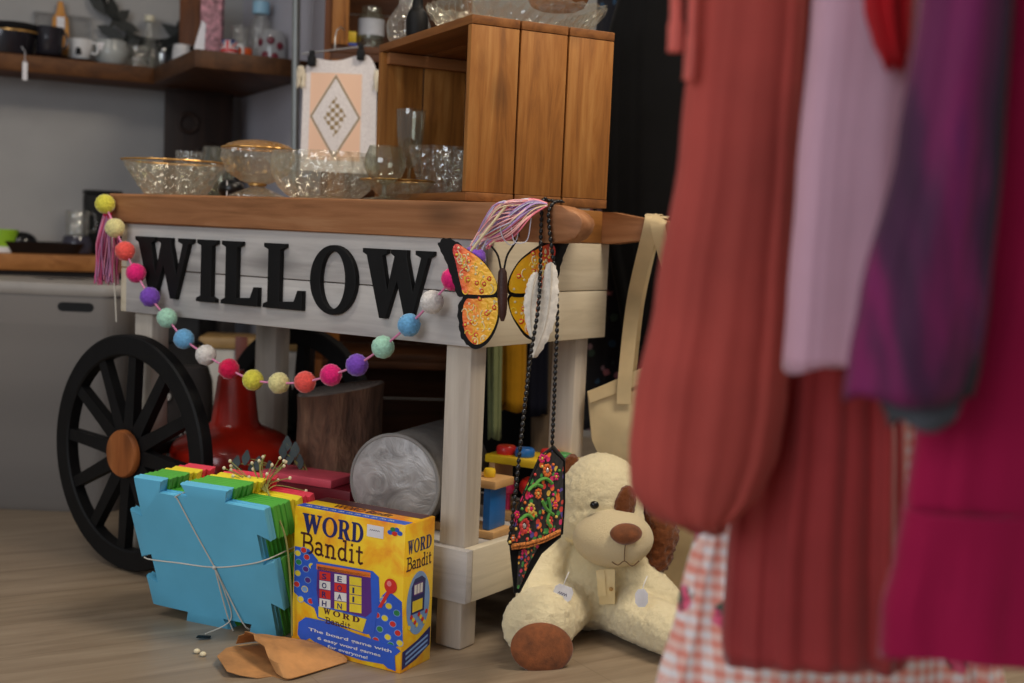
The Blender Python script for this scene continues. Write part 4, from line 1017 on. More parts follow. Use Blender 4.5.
def rrect(a, b, r, z, n=6, wob=0.0):
    pts = []
    for cx, cy, a0 in ((a-r,b-r,0),(-a+r,b-r,90),(-a+r,-b+r,180),(a-r,-b+r,270)):
        for k in range(n+1):
            t = R(a0+90*k/n); pts.append(Vector((cx+r*math.cos(t), cy+r*math.sin(t), z)))
    out = []
    for p, q in zip(pts, pts[1:]+pts[:1]):
        m = max(1, int((q-p).length/.012)); out += [p.lerp(q, k/m) for k in range(m)]
    return [Vector((p.x*(1+wob*math.sin(i*1.57)), p.y*(1+wob*math.sin(i*1.57)), p.z+.25*wob*z*math.sin(i*3.14159+.1))) for i, p in enumerate(out)]
bm = B(); rr_ = [rrect(.118,.092,.02,0),rrect(.122,.096,.02,.003),rrect(.134,.108,.022,.022),rrect(.146,.120,.024,.042),rrect(.150,.124,.026,.054),rrect(.146,.120,.026,.0535),rrect(.130,.104,.022,.022),rrect(.114,.088,.018,.007)]
n0 = min(len(r) for r in rr_)
def resample(r, n):
    L = [0]
    for a, b in zip(r, r[1:]+r[:1]): L.append(L[-1]+(b-a).length)
    out = []; pts = r+[r[0]]; j = 0
    for k in range(n):
        t = L[-1]*k/n
        while L[j+1] < t: j += 1
        f = (t-L[j])/max(L[j+1]-L[j],1e-9); out.append(pts[j].lerp(pts[j+1], f))
    return out
rr_ = [resample(r, 72) for r in rr_]
for j in (3, 4):
    for i, p in enumerate(rr_[j]): p.z += .004*(1 if i % 2 else -1)
for q in (1, 2, 5, 6):
    for i, p in enumerate(rr_[q]): f_ = 1+.03*(1 if (i+q) % 2 else -1); p.x *= f_; p.y *= f_
loft(bm, rr_); obj('tray_body', bm, M_press, tr, smooth=False)
P = at(566, 9, 2.60); wb = thing('wooden_bowl', 'brown wooden bowl sitting in the glass tray on the crate', 'bowl', Vector((P.x,P.y,P.z)))
wp = Vector((kw_(.262,.16,0).x, kw_(.262,.16,0).y, .8435+.3375+.0605)); wb.location = wp; WM[wb.name] = Matrix.Translation(wp)
bm = B(); lathe(bm, [(.0005,0),(.042,0),(.054,.006),(.066,.03),(.071,.05),(.067,.051),(.054,.02),(.04,.010),(.0005,.009)], None, 48); obj('bowl_body', bm, M_crate_hx, wb)

# ------------------------------------------------------------ shelf unit of crates behind the cart, with the hanging linen
U = Vector((-.545, 3.42, 0)); URZ = R(6)
UX = Vector((math.cos(URZ), math.sin(URZ), 0)); UY = Vector((-math.sin(URZ), math.cos(URZ), 0))
def shelf_crate(label, z0, h, W=.40, D=.34):
    c = thing('shelf_crate', label, 'crate', U+Vector((0,0,z0)), URZ, 'crates stacked as shelves behind the cart'); t = .02
    for x0 in (0, W-t): bm = B(); box(bm, x0, x0+t, 0, D, 0, h, .002); obj('side_panel', bm, M_dark_z, c)
    for zz in (0, h-t): bm = B(); box(bm, t, W-t, 0.004, D, zz, zz+t, .002); obj('shelf_board', bm, M_dark, c)
    for k in range(3):
        q = (h-2*t)/3; bm = B(); box(bm, t, W-t, D-.012, D, t+k*q+.001, t+(k+1)*q-.002, .001); obj('back_slat', bm, M_dark, c)
    bm = B(); box(bm, .0+t, .045+t, -.006, .016, t, h-t, .002); obj('corner_post', bm, M_crate, c)
    return c
M_dark_z = wood('dark_shelf_wood_upright', (62,34,16), (112,64,28), (146,90,42), 'z', .8)
for i, (z0, h) in enumerate(((0,.42),(.421,.42),(.842,.42),(1.263,.46))):
    shelf_crate(['lowest crate of the shelf stack behind the cart, on the floor', 'second crate up in the shelf stack, seen beneath the cart top', 'third crate up, half hidden by the hanging linen', 'top crate of the shelf stack, above the hanging linen'][i], z0, h)
def uw(x, y, z): return U + UX*x + UY*y + Vector((0,0,z))
P = at(318, 46, 3.30); bm = B(); q = uw(.05,.05,1.2835)
pk_ = thing('packet', 'yellow and blue packet on the top crate shelf above the linen', 'packet', q, URZ)
bm = B(); box(bm, -.02,.035,0,.03,.014,.045,.002); obj('packet_body', bm, plain('packet_yellow', (238,204,40), .5), pk_)
bm = B(); box(bm, -.021,.036,-.001,.031,0,.0139,.001); obj('blue_band', bm, plain('packet_blue', (40,80,190), .5), pk_)
glassware('glass_jar', 'clear glass jar with a grey label on the top crate shelf', 'jar', uw(.125,.06,1.2835), [(.034,0),(.036,.003),(.036,.09),(.028,.10),(.028,.115)], M_glass)
bm = B(); a = uw(.125,.06,1.2835); lathe(bm, [(.0366,.035),(.0366,.08)], Matrix.Translation(a), 40); single('jar_label', bm, plain('label_grey', (170,172,178), .6), 'grey paper label around the glass jar on the top crate', 'label')
# linen on two clips
def linen():
    s = NT('embroidered_linen'); v = s.coord(); x, y, z = s.sep(v)
    ax = s.math('ABSOLUTE', x); az = s.math('ABSOLUTE', z)
    d = s.math('ADD', s.math('DIVIDE', ax, .063), s.math('DIVIDE', az, .104))        # diamond
    base = s.ramp(s.noise(v, 220, 3), [(.3, (214,206,204)), (.7, (236,230,228))])
    peach = lin((240,200,172))
    inr = s.math('MULTIPLY', s.math('LESS_THAN', ax, .067), s.math('LESS_THAN', az, .112))
    out = s.math('MULTIPLY', inr, s.math('GREATER_THAN', d, 1.06)); col = s.mix(out, base, peach)
    line = s.math('LESS_THAN', s.math('ABSOLUTE', s.math('SUBTRACT', d, 1.0)), .045); col = s.mix(line, col, lin((150,128,96)))
    dc = s.math('ADD', s.math('DIVIDE', ax, .030), s.math('DIVIDE', az, .054)); ins = s.math('LESS_THAN', dc, 1.0)
    ck = s.n('ShaderNodeTexChecker'); s.set(ck.inputs[0], s.coord((1,1,1),(0,R(0),0))); ck.inputs['Scale'].default_value = 90
    sel = s.math('MULTIPLY', ins, ck.outputs['Fac']); col = s.mix(sel, col, lin((150,128,92)))
    s.bsdf(col, .95, 0, s.bump(s.noise(v, 600, 2), .3, .001), .2); return s.m
LD = 3.25; lc = at(335, 117, LD); s = LD/FPX
ln = thing('linen_panel', 'white linen with peach corners and a stitched diamond, clipped on a hanger', 'linen', lc)
M_lin = linen()
def cloth_sheet(bm, outline_top, outline_bot, nx, nz, wav, th):
    f = []; 
    for j in range(nz+1):
        row = []
        for i in range(nx+1):
            t = i/nx; u = j/nz; a = outline_top(t); b = outline_bot(t); p = a.lerp(b, u)
            row.append(p + Vector((0, wav*math.sin(t*9+1)*(1-.6*u) + wav*.6*math.sin(u*5+t*4), 0)))
        f.append(row)
    va = [[bm.verts.new(p) for p in r] for r in f]; vb = [[bm.verts.new(p+Vector((0,th,0))) for p in r] for r in f]
    for a, b in zip(va, va[1:]): ring_faces(bm, a, b, 0, False)
    for a, b in zip(vb, vb[1:]): ring_faces(bm, a, b, 0, False)
    for r0, r1 in ((va[0], vb[0]), (va[-1], vb[-1]), ([r[0] for r in va],[r[0] for r in vb]), ([r[-1] for r in va],[r[-1] for r in vb])): ring_faces(bm, r0, r1, 0, False)
bm = B()
cloth_sheet(bm, lambda t: at(303+74*t, 59-5*t+ (4 if .2 < t < .7 else 0)*math.sin((t-.2)*6.28) + 16*max(0,(.13-t)/.13)**2 + 18*max(0,(t-.85)/.15)**2, LD) , lambda t: at(300+75*t, 170+4*t, LD), 28, 30, .004, .012)
obj('linen_cloth', bm, M_lin, ln, world=True)
for px, py, sd in ((301,66,1),(377,70,2)):
    tt = at(px, py, LD); bm = tassel('tassel', tt, .055, .004, .010, [M_thread], '', 30, seed=sd)
    obj('tassel', bm, plain('linen_tassel', (232,222,200), .9), ln, world=True)
bm = B(); tube(bm, catmull([at(302,54,LD+.006), at(330,50.5,LD+.006), at(366,46,LD+.006)], 6), .0022, 8); tube(bm, [at(335,50,LD+.006), at(335,38,LD+.006), at(337,30,LD+.02), at(341,27,LD+.05), at(344,30,LD+.10)], .0016, 8)
hg = single('clip_hanger', bm, M_steel, 'thin wire hanger with two black clips holding the linen', 'hanger')
for px, py in ((312,60),(361,54)):
    bm = B(); M = frame(at(px,py,LD-.002), (1,0,0),(0,0,1),(0,-1,0)); box(bm, -.010,.010,-.016,.010,-.006,.012,.003,M); box(bm, -.007,.007,.008,.024,-.002,.006,.002,M)
    bm.transform(Matrix.Translation(-Vector(hg.location))); o = obj('clip', bm, M_black, None); o.parent = hg; o['label'] = 'black plastic clip'

# ------------------------------------------------------------ corner shelf and what stands on it
SZ = 1.275
Ms = frame(CORN, WD, -WN, Vector((0,0,1)))          # x along left wall (towards the corner), y into the wall
sh = B(); box(sh, -2.2, 0, -.20, -.002, SZ-.052, SZ, .004, Ms)
shl = single('wall_shelf', sh, wood('shelf_plank', (68,40,20), (98,60,30), (122,80,44), 'x', .7), 'long brown wooden plank shelf on the grey wall', 'shelf', angle=30, loc=Vector(CORN)+WN*.1+Vector((0,0,SZ-.05)))
shl.rotation_euler = (0,0,0)
sh = B(); Mr = frame(CORN, WD2, -WN2, Vector((0,0,1)))
box(sh, .202, .735, -.344, -.002, SZ-.052, SZ, .004, Mr)
single('corner_shelf', sh, wood('shelf_plank_dark', (58,36,22), (84,54,32), (106,70,42), 'y', .7), 'short deep wooden shelf in the wall corner, underside showing', 'shelf', angle=30)
def onshelf(px, off): 
    p = onplane(px, 60, CORN+WN*off, WN); return Vector((p.x, p.y, SZ+.0005))
def onright(px, off):
    p = onplane(px, 60, CORN+WN2*off, WN2); return Vector((p.x, p.y, SZ+.0005))
def pot(name, label, cat, P, prof, m, seg=40, parts=(), group=None):
    t = thing(name, label, cat, P, 0, group); bm = B(); lathe(bm, shell(prof, .003), None, seg); obj('vessel', bm, m, t, angle=45)
    for nm, b, mm in parts: obj(nm, b, mm, t)
    return t
def handle(r, z0, z1, out, th, ang=0):
    bm = B(); c, s_ = math.cos(ang), math.sin(ang)
    tube(bm, catmull([Vector((c*(r+dx), s_*(r+dx), z)) for dx, z in ((-.002,z1),(out*.7,z1+.002),(out,(z0+z1)/2),(out*.7,z0),(-.002,z0+.004))], 5), th, 8); return bm
M_dgl = plain('smoked_ceramic', (34,32,38), .18, var=.2); M_gc = plain('pale_grey_glaze', (168,172,170), .25); M_ww = plain('white_glaze', (226,226,226), .2); M_chr = plain('polished_steel', (200,202,206), .12, .95, .02)
pot('serving_dish', 'dark round serving dish on the end of the wall shelf', 'dish', onshelf(6,.11), [(.06,0),(.075,.004),(.085,.05),(.086,.07)], M_dgl)
P = onshelf(14,.10)+Vector((0,0,.071)); pot('serving_dish', 'black lidded dish stacked on the dark serving dish', 'dish', P, [(.05,0),(.075,.004),(.08,.018),(.07,.03)], M_black, parts=[('tan_band', (lambda b: (lathe(b, [(.0755,.001),(.0805,.001),(.0805,.006),(.0755,.006)], None, 40), b)[1])(B()), M_gold)])
P = onshelf(49,.13); pot('mug', 'smoked dark glass mug on its saucer on the wall shelf', 'mug', P+Vector((0,0,.013)), [(.034,0),(.038,.004),(.040,.05),(.046,.085)], plain('smoked_glass', (44,42,48), .08), parts=[('handle', handle(.042,.02,.065,.024,.004, -.3), M_dgl)])
pot('saucer', 'dark saucer under the smoked glass mug', 'saucer', P, [(.03,0),(.05,.004),(.062,.011)], M_dgl)
# cutting board against the wall, wire rack behind it
P = onshelf(60,.03); t = thing('serving_board', 'tan wooden paddle board with a white tag leaning on the wall', 'board', P, R(28))
bm = B(); prism(bm, [(-.024,0),(.024,0),(.026,.10),(.024,.145),(.010,.165),(.008,.20),(-.008,.20),(-.010,.165),(-.024,.145),(-.026,.10)], .012, frame((0,0,0),(1,0,0),(0,.06,1),(0,-1,0)), .002); obj('board', bm, wood('honey_board', (176,116,50), (208,146,72), (222,166,94), 'z', 2), t)
bm = B(); prism(bm, [(-.012,.11),(.012,.11),(.012,.15),(-.012,.15)], .001, frame((0,-.0135,0),(1,0,0),(0,.06,1),(0,-1,0))); obj('tag', bm, M_card, t)
P = onshelf(61,.012); t = thing('wire_rack', 'grey wire cooling rack standing against the wall behind the board', 'rack', P, R(28))
for k in range(10):
    z = .055+.011*k; bm = B(); tube(bm, [(-.082,-.004,z),(.088,-.004,z)], .0014, 6); obj('wire', bm, M_steel, t)
bm = B(); tube(bm, [(-.085,-.004,0),(-.085,-.004,.16),(.09,-.004,.16),(.09,-.004,0)], .0022, 6); obj('rack_frame', bm, M_steel, t)
P = onshelf(81,.13); pot('cup', 'white cup with a black mark on a dark saucer', 'cup', P+Vector((0,0,.009)), [(.022,0),(.028,.004),(.036,.04),(.039,.062)], M_ww, parts=[('handle', handle(.037,.018,.05,.022,.0035,-.2), M_ww), ('black_mark', (lambda b: (prism(b, [(-.010,.012),(.010,.012),(.006,.034),(-.006,.034)], .001, frame((.004,-.0335,0),(1,0,0),(0,-.12,1),(0,-1,0))), b)[1])(B()), M_black)])
pot('saucer', 'dark saucer under the white cup', 'saucer', P, [(.026,0),(.042,.003),(.05,.008)], M_dgl)
P = onshelf(111,.12); pot('bowl', 'pale grey round bowl with a white sticker on the shelf', 'bowl', P, smooth_prof([(.026,0),(.04,.006),(.052,.03),(.053,.05),(.048,.078)]), M_gc, parts=[('sticker', (lambda b: (prism(b, [(-.012,.042),(.010,.042),(.010,.066),(-.012,.066)], .001, frame((-.012,-.051,0),(1,.22,0),(0,0,1),(0,-1,0))), b)[1])(B()), M_card)])
glassware('tumbler', 'plain glass tumbler between the grey bowl and the steel jug', 'glass', onshelf(138,.10), [(.028,0),(.03,.003),(.034,.075)], M_cut)
P = onright(163,.27)
pot('steel_jug', 'polished steel jug with a black handle at the shelf corner', 'jug', P, [(.03,0),(.034,.004),(.034,.08),(.03,.10)], M_chr, parts=[('handle', handle(.033,.03,.085,.03,.006,-.6), M_black)])
P = onright(182,.25)
pot('steel_jug', 'steel milk jug with white body and black handle beside the taller jug', 'jug', P, [(.028,0),(.032,.004),(.031,.06),(.027,.082)], M_ww, parts=[('handle', handle(.031,.02,.07,.026,.006,-.3), M_black)])
# dark leaves on the wall
t = thing('leaf_wreath', 'dark leaf wreath hanging on the grey wall above the shelf', 'wreath', onplane(152,10,CORN+WN*.03,WN))
bm = B(); rnd = random.Random(21)
for k in range(46):
    a = rnd.random()*2*PI; rr = .14+.06*rnd.random(); c = onplane(152,-8,CORN+WN*.035,WN) + WD*rr*1.0*math.cos(a) + Vector((0,0,rr*math.sin(a)))
    M = align(c, WN+Vector((rnd.uniform(-.4,.4),rnd.uniform(-.4,.4),rnd.uniform(-.4,.4)))) @ Matrix.Rotation(rnd.random()*6,4,'Z')
    prism(bm, [(0,-.045),(.016,-.02),(.018,.01),(0,.05),(-.018,.01),(-.016,-.02)], .001, M)
obj('leaves', bm, plain('black_green_leaf', (30,34,32), .6), t, world=True)
bm = B(); c = onplane(152,-8,CORN+WN*.02,WN); tube(bm, [c+WD*.16*math.cos(2*PI*i/40)+Vector((0,0,.16*math.sin(2*PI*i/40))) for i in range(40)], .006, 8, closed=True); obj('hoop', bm, M_black, t, world=True)
P = onshelf(149,.05)
tb_ = glassware('bottle', 'tall clear bottle with a white cap before the leaf wreath', 'bottle', P, smooth_prof([(.03,0),(.034,.004),(.034,.06),(.026,.09),(.013,.12),(.012,.165)]), M_cut)
bm = B(); lathe(bm, [(.0005,.166),(.016,.166),(.016,.185),(.0005,.187)], None, 24); obj('cap', bm, plain('cream_cap', (222,216,190), .5), tb_)
# right shelf
M_pinkbox = plain('pink_floral_card', (196,140,150), .6, var=.5, scale=50)
P = onright(191,.22); t = thing('wooden_plaque', 'brown wooden plaque standing at the back of the corner shelf', 'plaque', P, URZ)
bm = B(); box(bm, -.04,.05,0,.02,0,.24,.002); obj('panel_board', bm, M_dark_z, t); bm = B(); box(bm, -.034,.044,-.004,0,.02,.22,.002); obj('inset', bm, M_dark_z, t)
P = onright(211,.18); t = thing('gift_box', 'tall pink flowered box on the corner shelf', 'box', P, R(4))
bm = B(); box(bm, -.032,.034,-.02,.03,0,.21,.002); obj('box_base', bm, M_pinkbox, t); bm = B(); box(bm, -.033,.035,-.021,.031,.21,.235,.002); obj('box_lid', bm, M_pinkbox, t)
bm = B(); prism(bm, [(0,0),(.03,0),(.032,.12),(.02,.13),(.0,.05)], .004, frame(onright(194,.27),(1,0,0),(0,.1,1),(0,-1,0))); single('card', bm, M_card, 'white folded card leaning by the pink flowered box', 'card')
P = onright(229,.188)
fm = B(); 
M_uj = [plain('flag_red', (214,44,40), .35), plain('flag_white', (232,230,228), .35), plain('flag_blue', (36,50,120), .35)]
t = thing('flag_mug', 'small mug with red, white and blue flag pattern on the corner shelf', 'mug', P)
bm = B(); lathe(bm, shell([(.022,0),(.024,.003),(.024,.064)]), None, 40); obj('vessel', bm, M_uj[2], t)
bm = B()
def onmug(x0, z0, x1, z1, w, mi, lift):
    d = Vector((x1-x0, z1-z0)); d.normalize(); n = Vector((-d.y, d.x))*w/2
    steps = 10; r = .0245+lift; rows = []
    for k in range(steps+1):
        x = x0+(x1-x0)*k/steps; z = z0+(z1-z0)*k/steps
        rows.append([Vector((r*math.sin((x+s_*n.x)/.024), -r*math.cos((x+s_*n.x)/.024), z+s_*n.y)) for s_ in (-1,1)])
    vr = [[bm.verts.new(p) for p in r_] for r_ in rows]
    for a, b in zip(vr, vr[1:]): ring_faces(bm, a, b, mi, False)
for a in ((-.034,.006,.034,.058,.012,1,.0),(-.034,.058,.034,.006,.012,1,.0),(-.034,.006,.034,.058,.005,0,.0004),(-.034,.058,.034,.006,.005,0,.0004),(-.036,.032,.036,.032,.018,1,.0008),(0,.003,0,.061,.018,1,.0008),(-.036,.032,.036,.032,.010,0,.0012),(0,.003,0,.061,.010,0,.0012)): onmug(*a)
obj('flag_pattern', bm, M_uj, t); obj('handle', handle(.024,.015,.05,.018,.0035,0), M_uj[1], t)
pot('cup', 'small orange cup beside the flag mug', 'cup', onright(245,.138), [(.018,0),(.021,.003),(.022,.045)], plain('orange_glaze', (226,96,40), .3))
glassware('glass_jug', 'tall clear glass jug behind the flag mug', 'jug', onright(240,.10), smooth_prof([(.03,0),(.034,.003),(.036,.05),(.028,.10),(.032,.14)]), M_cut)
P = onright(272,.05)
t = glassware('storage_jar', 'glass jar painted with dark red berries on the corner shelf', 'jar', P, smooth_prof([(.038,0),(.041,.004),(.042,.06),(.038,.095),(.03,.11)]), glass('milky_glass', (240,240,240), .55, 0, 60, .08, (226,226,226)))
bm = B()
for a, z in ((-1.9,.03),(-1.5,.075),(-1.2,.026),(-.8,.06),(-2.4,.07)): ball(bm, (.0425*math.cos(a), .0425*math.sin(a), z), (.012,.004,.012), Matrix.Rotation(a+PI/2,4,'Z'), sub=3)
obj('berry_pattern', bm, plain('berry_red', (120,24,44), .4), t)
P = onright(260,.045)
t = glassware('bottle', 'clear bottle with a pale blue cap behind the berry jar', 'bottle', P, smooth_prof([(.03,0),(.032,.003),(.032,.14),(.022,.165),(.018,.18)]), M_cut)
bm = B(); lathe(bm, [(.0005,.181),(.027,.181),(.027,.22),(.0005,.222)], None, 24); obj('cap', bm, plain('pale_blue_cap', (150,196,220), .4), t)
# hanging price tag on shelf edge
P = onplane(25,62,CORN+WN*.206,WN); bm = B(); box(bm, -.007,.007,-.001,.001,-.055,.0,.0003, frame(P,WD,-WN,Vector((0,0,1))))
tube(bm, [P, P+Vector((0,.0,.03)), P+Vector((-.02,.02,.05))], .001, 5)
single('hanging_tag', bm, M_card, 'thin white tag hanging over the edge of the wall shelf', 'tag')
# dark carved board under the corner shelf
P = onplane(197,160,CORN+WN*.16,WN); P.z = .671
t = thing('carved_board', 'dark carved wooden board standing in the corner under the shelf', 'board', P, R(22))
M_ebon = wood('dark_carved_wood', (30,20,16), (46,32,26), (60,42,32), 'z', 1)
bm = B(); box(bm, -.105,.115,0,.03,0,.545,.004); obj('board', bm, M_ebon, t)
bm = B()
for x, z, r in ((-.05,.20,.03),(.04,.33,.045),(-.03,.44,.03),(.05,.14,.04),(.0,.26,.03)): tube(bm, [(x+r*math.cos(q*.5), -.004, z+r*math.sin(q*.5)) for q in range(13)], .007, 8)
obj('carving', bm, M_ebon, t)

# ------------------------------------------------------------ counter, what stands on it, and the laundry hamper
t = thing('counter', 'low wooden counter along the grey wall behind the hamper', 'counter', CORN+WN*.2)
bm = B(); box(bm, -2.3,-.02,-.36,-.004,.620,.669,.004, Ms); obj('worktop', bm, wood('counter_board', (132,82,40), (172,114,62), (192,134,80), 'x', .7), t, world=True)
M_cbase = plain('dark_counter_base', (64,56,52), .7, var=.15)
bm = B(); box(bm, -2.3,-.02,-.33,-.03,.555,.6195,.003, Ms); obj('apron', bm, M_cbase, t, world=True)
for x in (-2.2,-1.15,-.14):
    for y in (-.32,-.08): bm = B(); box(bm, x, x+.05, y, y+.05, 0, .5545, .003, Ms); obj('leg', bm, M_cbase, t, world=True)
def oncounter(px, off, z=.6695):
    p = onplane(px, 245, CORN+WN*off, WN); return Vector((p.x, p.y, z))
P = oncounter(42,.22); t = thing('serving_tray', 'black lacquered tray with raised end on the counter', 'tray', P, R(28))
bm = B(); loft(bm, [resample(rrect(.10,.06,.02,0),60),resample(rrect(.12,.075,.03,.035),60),resample(rrect(.115,.07,.03,.035),60),resample(rrect(.095,.055,.02,.006),60)]); obj('tray_body', bm, plain('black_lacquer', (18,18,20), .2), t)
bm = B(); ball(bm, (-.06,-.02,.03), (.045,.035,.035), sub=4); obj('round_end', bm, plain('black_lacquer_gloss', (20,20,22), .15), t)
P = oncounter(77,.22); pot('coffee_glass', 'clear handled mug standing on the counter', 'mug', P+Vector((0,0,.058)), [(.03,0),(.035,.004),(.037,.08)], M_cut, parts=[('handle', handle(.037,.015,.068,.028,.004,-.2), M_cut)])
pot('bowl', 'dark glass bowl under the clear handled mug', 'bowl', P, [(.034,0),(.045,.004),(.05,.03),(.04,.057)], plain('dark_glass', (60,58,70), .1))
P = oncounter(3,.24); pot('bowl', 'lime green bowl with pale base on the counter end', 'bowl', P, [(.03,0),(.035,.01),(.04,.02),(.045,.07)], plain('lime_glaze', (150,196,50), .3), parts=[('base_ring', (lambda b: (lathe(b, [(.031,0),(.038,.0),(.041,.018),(.0365,.018)], None, 32), b)[1])(B()), M_ww)])
P = oncounter(102,.16); t = thing('black_box', 'black upright box on the counter behind the pink tassel', 'box', P, R(28))
bm = B(); box(bm, -.055,.055,-.04,.04,0,.19,.004); obj('box_base', bm, M_black, t); bm = B(); box(bm, -.056,.056,-.041,.041,.1905,.205,.004); obj('box_lid', bm, M_black, t)
# hamper
def hamper():
    p = at(125,296,3.22); zt = p.z+.025; W = .47; cx = p.x-W/2; t = thing('laundry_hamper', 'tall grey plastic laundry hamper with a lid and slot handle by the wall', 'hamper', Vector((cx,3.40,0)))
    sect = lambda k, z, b=.07: [Vector((q.x, q.y, z)) for q in resample(rrect(W/2*k, .17*k, b, 0, 8), 96)]
    bm = B(); loft(bm, [sect(.86,.0,.06), sect(.885,.012), sect(.90,.05), sect(.985,zt-.075), sect(.985,zt-.03), sect(.955,zt-.03), sect(.86,.06)])
    s = NT('hamper_plastic'); v = s.coord(); vo = s.n('ShaderNodeTexVoronoi'); s.set(vo.inputs[0], v); vo.inputs['Scale'].default_value = 150; vo.inputs['Randomness'].default_value = 0
    x, y, z = s.sep(v); band = s.math('LESS_THAN', z, zt-.11)
    hole = s.math('MULTIPLY', s.math('LESS_THAN', vo.outputs['Distance'], .32), band)
    col = s.mix(s.math('MULTIPLY', hole, .35), lin((116,110,105)), lin((66,62,60))); s.bsdf(col, .5, 0, s.bump(s.math('SUBTRACT', 1.0, hole), .4, .002)); 
    obj('hamper_body', bm, s.m, t, angle=50)
    M_lid = plain('hamper_lid_plastic', (150,144,138), .45, var=.03)
    bm = B(); loft(bm, [sect(1.0,zt-.032), sect(1.02,zt-.026), sect(1.02,zt-.008), sect(1.0,zt), sect(.6,zt+.004), sect(.2,zt+.005)]); obj('lid', bm, M_lid, t, angle=50)
    h = at(74,302,3.22); hx = h.x-cx; hz = h.z; bm = B()
    f = .985*.17; prism(bm, [(hx+q.x, hz-.014+q.y) for q in [Vector((.036*a+.012*math.cos(R(b)), .012*math.sin(R(b)))) for a, b in [(1,-90),(1,-45),(1,0),(1,45),(1,90),(-1,90),(-1,135),(-1,180),(-1,225),(-1,270)]]], .002, frame((0,-f+.0012,0),(1,0,0),(0,0,1),(0,-1,0)))
    obj('handle_slot', bm, M_black, t, label='dark oval slot handle')
hamper()
# grey upright pole
a = at(297,-60,3.62); b = at(294.5,200,3.62); d = (b-a)/(b.z-a.z)
bm = B(); tube(bm, [a+d*(0-a.z), a+d*(1.9-a.z)], .0115, 20)
single('metal_pole', bm, plain('pole_grey', (150,154,152), .4, .4, .04), 'grey metal upright pole standing beside the shelf crates', 'pole')
# ------------------------------------------------------------ on the cart's lower shelf
DK = .1865
P = cartw(-.812, .185, DK)
t = thing('red_lamp_shade', 'glossy red enamel shade with wide brim on the cart shelf behind the wheel', 'lamp shade', P)
M_enam = plain('red_enamel', (178,34,18), .3, var=.1, coat=.3)
bm = B(); lathe(bm, [(.140,0),(.146,.006),(.146,.078),(.138,.092),(.110,.112),(.078,.126),(.062,.132),(.054,.142),(.041,.246),(.037,.252),(.0005,.252)], None, 56); obj('shade_body', bm, M_enam, t, angle=50)
bm = B(); lathe(bm, [(.0005,.2525),(.020,.2525),(.018,.262),(.0005,.264)], None, 24); obj('top_cap', bm, M_enam, t)
P = cartw(-.545, .24, DK)
t = thing('log_stump', 'dark bark log section with a grey sawn top on the cart shelf', 'log', P)
M_bark = NT('bark'); v = M_bark.coord((9,9,2.4)); n = M_bark.noise(v, 3, 6, .65, .6)
M_bark.bsdf(M_bark.ramp(n, [(.3,(58,40,32)),(.52,(108,76,58)),(.72,(140,104,80))]), .9, 0, M_bark.bump(n, .8, .02))
bm = B(); lathe(bm, [(.0005,0),(.100,0),(.098,.06),(.094,.13),(.093,.20),(.095,.240)], None, 64, lambda t_, z: 1+.035*math.sin(3*t_+1)+.02*math.sin(7*t_)+.012*math.sin(17*t_+z*20))
for v_ in bm.verts:
    if v_.co.z > .19: v_.co.z += v_.co.x*.18
obj('bark', bm, M_bark.m, t, angle=60)
s = NT('sawn_log_top'); v = s.coord(); w = s.n('ShaderNodeTexWave', wave_type='RINGS', rings_direction='Z'); s.set(w.inputs[0], v); w.inputs['Scale'].default_value = 26; w.inputs['Distortion'].default_value = 3
s.bsdf(s.ramp(w.outputs['Fac'], [(.2,(112,100,92)),(.8,(142,130,120))]), .8)
bm = B(); lathe(bm, [(.0005,.2405),(.0945,.2395),(.090,.2440),(.0005,.2450)], None, 64, lambda t_, z: 1+.035*math.sin(3*t_+1)+.02*math.sin(7*t_)+.012*math.sin(17*t_+z*20))
for v_ in bm.verts: v_.co.z += v_.co.x*.18
obj('sawn_top', bm, s.m, t, angle=60)
# silver round bolster
ca = at(394,485,2.43); ax = Vector((.36,.93,0)).normalized()
t = thing('bolster_cushion', 'silver grey velvet round bolster lying on the cart shelf', 'cushion', Vector((ca.x, ca.y, DK)))
Rb = .096; cz = DK+Rb+.001; M = align(Vector((ca.x,ca.y,cz)), ax)
def velvet(name, c, c2):
    s = NT(name); v = s.coord(); n = s.noise(v, 16, 4, .6, 1.2)
    s.bsdf(s.ramp(n, [(.3,c2),(.62,c)]), .42, .15, s.bump(n, .5, .012), .6); return s.m
bm = B(); lathe(bm, [(Rb-.003,.0),(Rb,.006),(Rb,.26),(Rb-.004,.266),(Rb*.5,.274),(.0005,.276)], M, 64); obj('side', bm, plain('grey_felt', (116,112,108), .85, var=.1, scale=30), t, world=True)
bm = B(); lathe(bm, [(.0005,-.016),(.012,-.0155),(.024,-.0145),(.036,-.013),(.048,-.0115),(.06,-.0095),(.072,-.007),(.084,-.004),(Rb-.003,.0)], M, 64, lambda t_, z: 1); 
for v_ in bm.verts:
    q = M.inverted() @ v_.co; r_ = math.hypot(q.x,q.y); a = math.atan2(q.y,q.x)
    v_.co += ax*(.003*noise.noise(Vector((q.x*40,q.y*40,0)))*(1 if r_ < Rb-.01 else 0))
obj('end_disc', bm, velvet('silver_velvet', (190,186,184), (128,124,122)), t, world=True)
bm = B(); tube(bm, [M @ Vector((Rb*math.cos(2*PI*i/64), Rb*math.sin(2*PI*i/64), .002)) for i in range(64)], .004, 8, closed=True); obj('piping', bm, plain('grey_piping', (150,146,142), .7), t, world=True)
